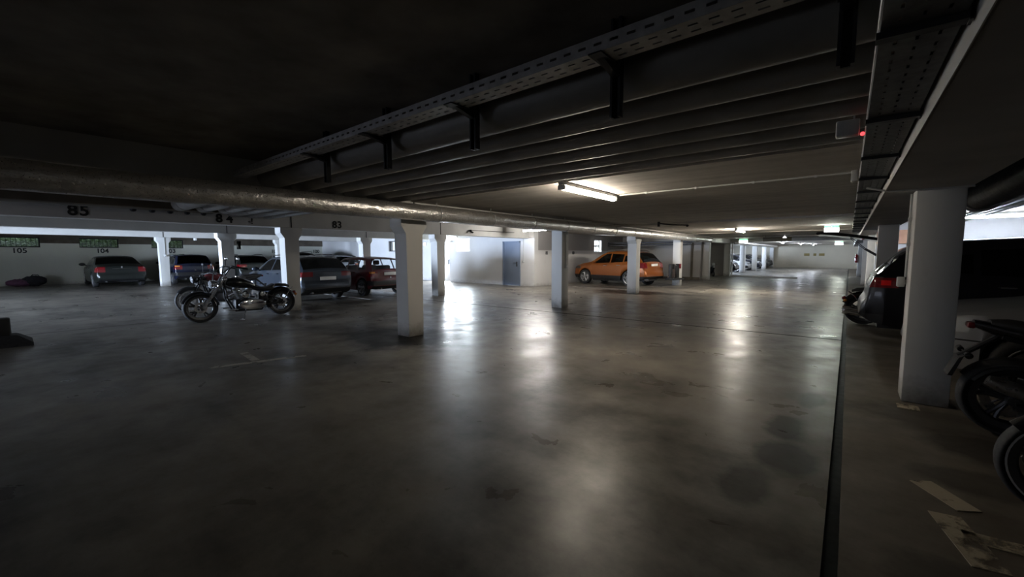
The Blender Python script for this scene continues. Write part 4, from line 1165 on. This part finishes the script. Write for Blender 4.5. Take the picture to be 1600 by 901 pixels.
def cruiser(label, loc, rotz, group=None):
    T = thing('motorcycle', label, 'motorcycle', loc, rotz, group)
    xf, xr, rf, rr_ = .86, -.80, .33, .325
    mwheel(T, xf, rf, .165, 'front_wheel', 5, 'dark_alloy', dq=.46); mwheel(T, xr, rr_, .21, 'rear_wheel', 5, 'dark_alloy', dq=.5)
    b = B(); fender(b, xf, rf, rf+.035, .17, R(20), R(175)); obj('front_fender', b, M['black_gloss'], T)
    b = B(); fender(b, xr, rr_, rr_+.05, .25, R(5-25), R(205-60)+R(15)); obj('rear_fender', b, M['black_gloss'], T)
    ft = Vector((.36, 0, .98))
    for s in (-1, 1):
        b = B(); tube(b, [(xf-.03, s*.095, rf-.02), (.60, s*.095, .66)], .030, 12); tube(b, [(.60, s*.095, .66), (.40, s*.095, 1.0)], .024, 12); obj('fork_leg', b, M['steel'], T)
    b = B(); box(b, .36, .45, -.13, .13, .9, .94, .01); box(b, .44, .55, -.13, .13, .76, .80, .01); tube(b, [(.36, 0, 1.0), (.50, 0, .70)], .035, 12); obj('fork_clamp', b, M['chrome'], T)
    b = B(); lathe(b, [(0, -.13), (.05, -.12), (.085, -.05), (.098, .02), (.1, .05), (.092, .055)], (.60, 0, .83), (1, 0, -.1), 24); h = obj('headlight', b, M['chrome'], T)
    b = B(); lathe(b, [(.092, .05), (.07, .075), (0, .085)], (.60, 0, .83), (1, 0, -.1), 24); obj('headlight_lens', b, M['clear_lens'], h)
    for s in (-1, 1):
        b = B(); lathe(b, [(0, -.05), (.03, -.04), (.038, .02), (0, .035)], (.55, s*.2, .80), (1, 0, 0), 16); obj('indicator', b, M['chrome'], T)
    b = B(); tube(b, [(.06, .42, 1.17), (.14, .40, 1.19), (.30, .30, 1.24), (.37, .13, 1.08), (.38, .08, 1.03), (.38, -.08, 1.03), (.37, -.13, 1.08), (.30, -.30, 1.24), (.14, -.40, 1.19), (.06, -.42, 1.17)], .016, 10); hb = obj('handlebar', b, M['black_gloss'], T)
    for s in (-1, 1):
        b = B(); P = [Vector(p) for p in ((.24, s*.32, 1.22), (.46, s*.36, 1.20), (.60, s*.30, 1.02), (.56, s*.16, .80), (.44, s*.1, .66))]; Q = []
        for i in range(17):
            t_ = i/16; L_ = P[:]
            while len(L_) > 1: L_ = [u_.lerp(v_, t_) for u_, v_ in zip(L_, L_[1:])]
            Q.append(L_[0])
        tube(b, Q, .011, 6); obj('control_cable', b, M['black'], hb)
    for s in (-1, 1):
        b = B(); tube(b, [(.15, s*.40, 1.19), (.03, s*.425, 1.165)], .021, 10); obj('grip', b, M['rubber'], hb)
        b = B(); tube(b, [(.24, s*.34, 1.215), (.32, s*.38, 1.21), (.17, s*.47, 1.17)], .007, 6); obj('lever', b, M['chrome'], hb)
        b = B(); tube(b, [(.24, s*.34, 1.22), (.22, s*.39, 1.36)], .008, 6); ball(b, (.22, s*.40, 1.40), (.03, .075, .052), 12); obj('mirror', b, M['chrome'], hb)
    # tank: teardrop
    b = B(); loft(b, [oval_ring(x, 0, z, ry, rz, 18) for x, z, ry, rz in ((.36, .86, .05, .06), (.31, .86, .105, .105), (.18, .85, .15, .13), (.02, .83, .155, .125), (-.12, .79, .13, .095), (-.22, .75, .08, .05))]); tk = obj('fuel_tank', b, M['black_gloss'], T)
    b = B(); lathe(b, [(0, 0), (.04, 0), (.04, .02), (0, .025)], (.12, .0, .975), (0, 0, 1), 18); box(b, -.05, .22, -.03, .03, .955, .972, .01); obj('tank_console', b, M['chrome'], tk)
    # saddle
    b = B(); loft(b, [oval_ring(x, 0, z, ry, rz, 16) for x, z, ry, rz in ((-.16, .72, .07, .05), (-.25, .69, .13, .055), (-.42, .66, .165, .055), (-.55, .68, .16, .07), (-.62, .73, .13, .06), (-.66, .74, .08, .04))]); obj('seat', b, M['seat'], T)
    b = B(); loft(b, [oval_ring(x, 0, z, ry, rz, 14) for x, z, ry, rz in ((-.64, .74, .07, .03), (-.75, .75, .10, .04), (-.92, .73, .10, .04), (-1.0, .70, .06, .03))]); obj('pillion_pad', b, M['seat'], T)
    # frame
    b = B()
    for s in (-1, 1):
        tube(b, [(.40, s*.05, .86), (.36, s*.1, .5), (.22, s*.13, .20), (-.32, s*.13, .19), (-.46, s*.12, .42), (-.36, s*.1, .64), (.0, s*.05, .76), (.36, s*.04, .88)], .019, 8)
        tube(b, [(-.40, s*.13, .30), (xr, s*.14, rr_)], .024, 8); tube(b, [(-.42, s*.12, .55), (xr, s*.14, rr_+.04)], .018, 8)
    obj('frame', b, M['black'], T)
    # V-twin
    b = B(); box(b, -.20, .22, -.12, .12, .24, .46, .04); lathe(b, [(0, -.14), (.12, -.13), (.14, -.05), (.14, .05), (.12, .13), (0, .14)], (.02, 0, .36), (0, 1, 0), 24); eng = obj('engine', b, M['black'], T)
    for a in (R(24), R(-24)):
        b = B(); d = Vector((math.sin(a), 0, math.cos(a))); c = Vector((.02, 0, .40))
        prof = [(0, .06)]
        for k in range(9):
            q = .08+.024*k; prof += [(.062, q), (.088, q+.004), (.088, q+.012), (.062, q+.016)]
        prof += [(.07, .30), (.075, .36), (.05, .385), (0, .39)]
        lathe(b, prof, c, d, 20); obj('cylinder', b, M['steel'], eng, 30)
    # primary cover, left side (+y) and air cleaner, exhaust on the right (-y)
    b = B(); loft(b, [[(x, y, z) for x, _, z in oval_ring(0, 0, 0, .1, .1, 20) for x in ()] or [(-.12+math.cos(t)*(.27*k+.02), y, .33+math.sin(t)*(.115*k+.01)+(math.cos(t)*-.0)) for t in [2*PI*i/28 for i in range(28)]] for y, k in ((.12, 1.), (.19, 1.), (.215, .93), (.225, .7))]); obj('primary_cover', b, M['chrome'], eng)
    b = B(); lathe(b, [(0, 0), (.07, 0), (.085, .02), (.07, .05), (0, .055)], (.02, .13, .56), (0, 1, 0), 22); obj('horn_cover', b, M['chrome'], eng)
    b = B(); lathe(b, [(0, 0), (.09, 0), (.1, .03), (.08, .08), (0, .085)], (.03, -.13, .56), (0, -1, 0), 24); obj('air_cleaner', b, M['chrome'], eng)
    for k, (z, x0) in enumerate(((.30, .12), (.22, -.08))):
        b = B(); tube(b, [(x0, -.06, .62-.02*k), (x0+.16-.2*k, -.17, .52), (x0+.15-.24*k, -.2, z+.1), (x0-.05-.1*k, -.21, z), (-.5, -.22, z-.01)], .026, 10); tube(b, [(-.45, -.22, z-.01), (-.55, -.22, z), (-1.08, -.23, z+.04), (-1.14, -.23, z+.045)], [.03, .048, .052, .04], 14); obj('exhaust_pipe', b, M['chrome'], T)
    b = B(); box(b, -.46, -.26, .10, .17, .38, .60, .03); obj('oil_tank', b, M['black_gloss'], T)
    b = B(); lathe(b, [(0, 0), (.05, 0), (.06, .03), (0, .05)], (-.33, .17, .56), (0, 1, 0), 16); obj('chrome_cap', b, M['chrome'], T)
    b = B(); box(b, .22, .40, .16, .30, .235, .255, .008); box(b, .22, .40, -.30, -.16, .235, .255, .008); obj('foot_board', b, M['steel'], T)
    b = B(); tube(b, [(.02, .14, .22), (.10, .27, .03), (.15, .32, .02)], .012, 8); box(b, .10, .2, .27, .37, 0, .02, .006); obj('side_stand', b, M['chrome'], T)
    b = B(); box(b, -1.16, -1.09, -.05, .05, .50, .58, .02); obj('tail_light', b, M['red_lens'], T)
    b = B(); tube(b, [(-1.08, -.14, .50), (-1.12, .14, .50)], .008, 6); ball(b, (-1.1, .16, .5), (.035, .03, .03), 10); ball(b, (-1.1, -.16, .5), (.035, .03, .03), 10); obj('rear_indicator', b, M['amber_lens'], T)
    b = B(); tube(b, [(-.78, .17, rr_), (-.95, .165, .6), (-1.05, .12, .68)], .012, 8); tube(b, [(-.78, -.17, rr_), (-.95, -.165, .6), (-1.05, -.12, .68)], .012, 8); obj('fender_strut', b, M['chrome'], T)
    return T

def sport(label, loc, rotz, paint='black_gloss', lens='black_gloss', group=None, seat_h=.82, pin=None, name='motorcycle', tailbag=False, lean=0, tank=None, fork='steel', disc=2, front_r=.30, wire=False):
    T = thing(name, label, 'motorcycle', loc, rotz, group)
    if lean: T.rotation_euler = (R(lean), 0, rotz)
    xf, xr, rf, rr_ = .71, -.71, front_r, .31
    mwheel(T, xf, rf, .12, 'front_wheel', 'wire' if wire else 5, 'dark_alloy' if not wire else 'steel', disc, pin=pin)
    mwheel(T, xr, rr_, .18 if not wire else .13, 'rear_wheel', 'wire' if wire else 5, 'dark_alloy' if not wire else 'steel', 1, pin=pin)
    b = B(); fender(b, xf, rf, rf+.03, .15, R(40), R(165)); obj('front_fender', b, M[paint], T)
    for s in (-1, 1):
        b = B(); tube(b, [(xf, s*.1, rf), (.55, s*.1, .66)], .028, 12); tube(b, [(.55, s*.1, .66), (.44, s*.1, .96)], .022, 12); obj('fork_leg', b, M[fork], T)
        b = B(); box(b, xf-.2, xf-.1, s*.062-.018, s*.062+.018, rf+.02, rf+.13, .012); obj('brake_caliper', b, M['steel'], T)
    b = B(); box(b, .40, .5, -.13, .13, .88, .92, .01); box(b, .48, .58, -.13, .13, .72, .76, .01); obj('fork_clamp', b, M['black'], T)
    b = B(); lathe(b, [(0, -.1), (.06, -.09), (.095, -.02), (.1, .05), (.09, .06)], (.60, 0, .86), (1, 0, -.15), 22); h = obj('headlight', b, M['black_gloss'], T)
    b = B(); lathe(b, [(.09, .055), (.07, .08), (0, .09)], (.60, 0, .86), (1, 0, -.15), 22); obj('headlight_lens', b, M['clear_lens'], h)
    b = B(); tube(b, [(.24, .40, 1.0), (.34, .30, 1.03), (.42, .12, .99), (.42, -.12, .99), (.34, -.30, 1.03), (.24, -.40, 1.0)], .013, 10); hb = obj('handlebar', b, M['black'], T)
    for s in (-1, 1):
        b = B(); tube(b, [(.32, s*.33, 1.025), (.22, s*.42, .995)], .02, 10); obj('grip', b, M['rubber'], hb)
        b = B(); tube(b, [(.34, s*.28, 1.03), (.32, s*.36, 1.20)], .007, 6); ball(b, (.32, s*.38, 1.23), (.02, .065, .04), 12); obj('mirror', b, M['black'], hb)
        b = B(); tube(b, [(.54, s*.1, .80), (.54, s*.2, .80)], .008, 6); ball(b, (.54, s*.22, .80), (.03, .03, .02), 10); obj('indicator', b, M['amber_lens' if pin else lens], T)
    b = B(); loft(b, [oval_ring(x, 0, z, ry, rz, 18) for x, z, ry, rz in ((.40, .88, .06, .05), (.34, .89, .14, .10), (.18, .90, .17, .13), (.0, .86, .15, .12), (-.12, .81, .10, .07), (-.16, .80, .06, .04))]); obj('fuel_tank', b, M[tank or paint], T)
    b = B(); loft(b, [oval_ring(x, 0, z, ry, rz, 16) for x, z, ry, rz in ((-.10, seat_h-.02, .07, .04), (-.2, seat_h-.02, .13, .05), (-.38, seat_h, .15, .05), (-.5, seat_h+.05, .13, .06), (-.75, seat_h+.09, .11, .05), (-.86, seat_h+.10, .07, .03))]); obj('seat', b, M['seat'], T)
    b = B(); loft(b, [oval_ring(x, 0, z, ry, rz, 14, 3) for x, z, ry, rz in ((-.35, seat_h-.07, .12, .05), (-.6, seat_h, .12, .06), (-.85, seat_h+.06, .09, .05), (-.95, seat_h+.09, .06, .03))]); obj('tail_fairing', b, M[paint], T)
    b = B(); box(b, -.99, -.94, -.06, .06, seat_h+.05, seat_h+.10, .015); obj('tail_light', b, M['red_lens'], T)
    b = B(); tube(b, [(-.80, 0, seat_h), (-1.02, 0, .62)], .022, 8); prism(b, [(-1.03, .62), (-1.0, .64), (-1.06, .46), (-1.09, .46)], 'y', -.1, .1); ph = obj('plate_holder', b, M['black'], T)
    for s in (-1, 1):
        b = B(); tube(b, [(-.98, 0, .66), (-.99, s*.14, .66)], .008, 6); lathe(b, [(0, -.045), (.022, -.04), (.026, .03), (0, .04)], (-.99, s*.17, .66), (0, s, 0), 12); obj('rear_indicator', b, M[lens], ph)
    b = B()
    for s in (-1, 1):
        tube(b, [(.46, s*.06, .88), (.1, s*.14, .72), (-.22, s*.15, .56), (-.28, s*.14, .32)], .026, 8); tube(b, [(.44, s*.06, .8), (.34, s*.13, .45), (.1, s*.14, .28), (-.28, s*.14, .3)], .02, 8)
        tube(b, [(-.26, s*.12, .40), (xr, s*.13, rr_)], .03, 8); tube(b, [(-.2, s*.11, .66), (-.8, s*.09, seat_h+.0)], .018, 8)
    obj('frame', b, M['black'], T)
    b = B(); box(b, -.22, .24, -.16, .16, .26, .5, .05); loft(b, [[(x+.02*k, y, .5+k*.24) for x, y in ((0, -.15), (.18, -.15), (.18, .15), (0, .15))] for k in (0, .5, 1)]); eng = obj('engine', b, M['black'], T)
    b = B(); lathe(b, [(0, .15), (.1, .16), (.115, .19), (.09, .215), (0, .22)], (-.1, 0, .4), (0, 1, 0), 22); lathe(b, [(0, .15), (.09, .16), (.1, .19), (.07, .21), (0, .215)], (.1, 0, .38), (0, 1, 0), 22); lathe(b, [(0, -.15), (.1, -.16), (.115, -.19), (.09, -.215), (0, -.22)], (-.02, 0, .4), (0, 1, 0), 22); obj('engine_cover', b, M['dark_alloy'], eng)
    b = B(); box(b, .26, .32, -.17, .17, .34, .66, .015); obj('radiator', b, M['black'], T)
    b = B(); tube(b, [(.2, -.08, .5), (.34, -.1, .4), (.3, -.12, .24), (-.2, -.14, .22), (-.42, -.18, .30)], .022, 10); tube(b, [(-.4, -.18, .29), (-.46, -.19, .32), (-.82, -.2, .46), (-.88, -.2, .485)], [.03, .055, .058, .04], 16); obj('exhaust_pipe', b, M['steel'], T)
    b = B(); fender(b, xr, rr_, rr_+.03, .2, R(70), R(150)); obj('rear_hugger', b, M['black'], T)
    b = B(); tube(b, [(-.2, .12, .26), (-.14, .3, .02)], .012, 8); box(b, -.18, -.1, .28, .34, 0, .02, .004); obj('side_stand', b, M['black'], T)
    if tailbag:
        b = B(); box(b, -.82, -.4, -.17, .17, seat_h+.1, seat_h+.3, .05); obj('tail_bag', b, M['bag_black'], T)
    return T

cruiser('black and chrome cruiser motorcycle parked before the white column', (-11.02, 3.49, 0), R(-90))
b2 = sport('motorcycle with brownish red tank hidden behind the black cruiser', (-13.0, 3.62, 0), R(-90), 'black', tank='red_paint', wire=True, front_r=.33, fork='black')
sport('black motorcycle at the right edge with pale striped front wheel', (1.03+.71, 3.66, 0), PI, 'black_gloss', pin='white_bright')
sport('black motorcycle with tail toward the aisle in front of the silver bonnet', (1.08+.71, 5.12, 0), 0, 'black_gloss', pin=None)
cruiser('chrome motorcycle standing beside the black car with red tail lights', (-.02+1.1, 11.4, 0), 0)

# scooter beside the gate column
T = thing('scooter', 'small dark scooter by the grey wall left of the gate column', 'scooter', (-6.98, 29.3, 0), R(-60)); T.scale = (.74, .74, .74)
for x in (.6, -.6):
    b = B(); lathe(b, [(.13, -.05), (.2, -.055), (.225, 0), (.2, .055), (.13, .05)], (x, 0, .225), (0, 1, 0), 24, closed=True); w_ = obj('wheel', b, M['rubber'], T)
    b = B(); lathe(b, [(0, -.03), (.13, -.04), (.14, 0), (.13, .04), (0, .03)], (x, 0, .225), (0, 1, 0), 20); obj('rim', b, M['alloy'], w_)
b = B(); loft(b, [oval_ring(x, 0, z, ry, rz, 14) for x, z, ry, rz in ((-.85, .72, .08, .06), (-.7, .62, .17, .16), (-.4, .56, .19, .18), (-.2, .42, .16, .14), (0, .30, .14, .05), (.25, .32, .14, .06), (.38, .5, .12, .16), (.45, .75, .14, .2), (.48, .95, .1, .06))]); obj('scooter_body', b, M['bluesteel'], T)
b = B(); loft(b, [oval_ring(x, 0, z, ry, rz, 12) for x, z, ry, rz in ((-.1, .76, .08, .03), (-.3, .79, .15, .05), (-.7, .82, .14, .05), (-.85, .84, .08, .03))]); obj('seat', b, M['seat'], T)
b = B(); tube(b, [(.6, .07, .225), (.5, .05, .7), (.42, 0, 1.0)], .02, 8); tube(b, [(.34, -.32, 1.05), (.42, 0, 1.03), (.34, .32, 1.05)], .014, 8); obj('handlebar', b, M['black'], T)
b = B(); prism(b, [(.56, .95), (.53, 1.18), (.515, 1.18), (.545, .95)], 'y', -.11, .11); obj('wind_shield', b, M['clear_lens'], T)
b = B(); ball(b, (.58, 0, .85), (.05, .09, .07), 12); obj('headlight', b, M['clear_lens'], T)

# bicycle carrier folded up behind the orange car
T = thing('bicycle_carrier', 'black folded bicycle carrier behind the orange car', 'bicycle carrier', (-6.28, 19.42, 0), R(-11))
b = B(); box(b, -.12, .34, -.45, .45, .30, .37, .02); tube(b, [(-.72, 0, .38), (-.1, 0, .36)], .03, 10); tube(b, [(.1, -.5, .33), (.1, .5, .33)], .03, 8); obj('carrier_base', b, M['black'], T)
for s, y in ((-1, -.3), (1, .3)):
    b = B(); box(b, .0, .12, y-.09, y+.09, .36, 1.02, .03); t = obj('wheel_rail', b, M['black'], T)
    b = B(); box(b, -.02, .0, y-.03, y+.03, .42, .95, .005); prism(b, [(y-.06, .40), (y+.06, .40), (y, .66)], 'x', -.03, -.005); obj('rail_strap', b, M['alloy'], t)
    b = B(); box(b, .02, .14, y+.1, y+.22, .80, 1.02, .02); obj('tail_light', b, M['red_lens'] if s > 0 else M['black'], T)
b = B(); tube(b, [(.06, -.3, .95), (.06, .3, .95)], .015, 8); tube(b, [(.06, 0, .37), (.06, 0, 1.0)], .02, 8); obj('carrier_frame', b, M['steel'], T)

# bag heap below wall number 105
T = thing('bag', 'purple and black bag lying under wall number 105', 'bag', (-30.2, .55, 0), R(90))
rr = random.Random(11)
def lump(x0, x1, w_, h_, seed):
    b = B(); q = random.Random(seed); rings = []
    n = 12
    for i in range(n+1):
        t = i/n; e = math.sin(PI*(.06+.88*t))**.55; ring = []
        for k in range(18):
            a = 2*PI*k/18; j = 1+q.uniform(-.13, .13)
            ring.append((x0+(x1-x0)*t, w_*e*math.cos(a)*j, max(0.0, h_/2+h_/2*e*math.sin(a)*j)))
        rings.append(ring)
    return loft(b, rings)
obj('bag_body', lump(-.18, .62, .30, .50, 2), M['bag_black'], T)
obj('bag_front', lump(-.66, .22, .30, .36, 4), M['purple'], T)
b = B(); tube(b, [(.1, -.12, .42), (.18, -.14, .56), (.34, -.12, .55), (.42, -.12, .42)], .015, 8); obj('bag_handle', b, M['bag_black'], T)
# black post foot at the left edge
T = thing('post_foot', 'black rubber post foot at the left edge of the floor', 'post foot', (-10.75, -.18, 0))
b = B(); loft(b, [[(sx*w_, sy*w_*1.25, z) for sx, sy in ((-1, -1), (1, -1), (1, 1), (-1, 1))] for z, w_ in ((0, .30), (.05, .30), (.16, .19), (.18, .16))]); obj('rubber_base', b, M['rubber'], T, 30)
b = B(); box(b, -.15, .15, -.17, .15, .17, .46, .03); obj('post_block', b, M['black'], T)

# ------------------------------------------------------------------ floor markings
def mark(label, rects, m='marking', z=.003):
    b = B()
    for q in rects:
        prism(b, q, 'z', -.001, z)
    o = obj('floor_marking', b, M[m], None, 0)
    return tag(o, label, 'floor marking', kind='structure')
def bar(p, q, w_):
    p, q = Vector(p), Vector(q); d = (q-p).normalized(); n = Vector((-d.y, d.x))*w_/2
    return [tuple(p+n), tuple(p-n), tuple(q-n), tuple(q+n)]
mark('worn white T mark on the floor left of the nearest column', [bar((-6.18, 2.72), (-6.5, 1.6), .1), bar((-6.45, 2.14), (-7.1, 2.2), .1)])
mark('worn cream patch mark on the right floor nearest the big column', [bar((.44, 3.72), (.62, 3.45), .13)], 'marking_y')
mark('worn cream T mark on the right floor beside the drain slot', [bar((.50, 3.32), (.60, 2.85), .14), bar((.55, 3.13), (1.3, 3.22), .11)], 'marking_y')
mark('white bay line on the floor in front of the orange car', [bar((-10.9, 16.35), (-6.6, 16.35), .1)])
for y, l in ((5.0, 'left'), (7.55, 'middle'), (9.95, 'right')):
    mark('%s white bay line beside the parked cars behind the numbered beam' % l, [bar((-12.2, y), (-16.4, y), .09)])

# ------------------------------------------------------------------ view
SC.view_settings.view_transform = 'Standard'
SC.view_settings.look = 'None'
SC.view_settings.exposure = 1.12
SC.view_settings.gamma = 1.0
SC.view_settings.use_curve_mapping = False
SC.cycles.max_bounces = 8
SC.cycles.diffuse_bounces = 5
SC.cycles.glossy_bounces = 4
SC.cycles.transparent_max_bounces = 12
SC.cycles.sample_clamp_indirect = 6
SC.cycles.caustics_reflective = False
SC.cycles.caustics_refractive = False
SC.cycles.use_denoising = True
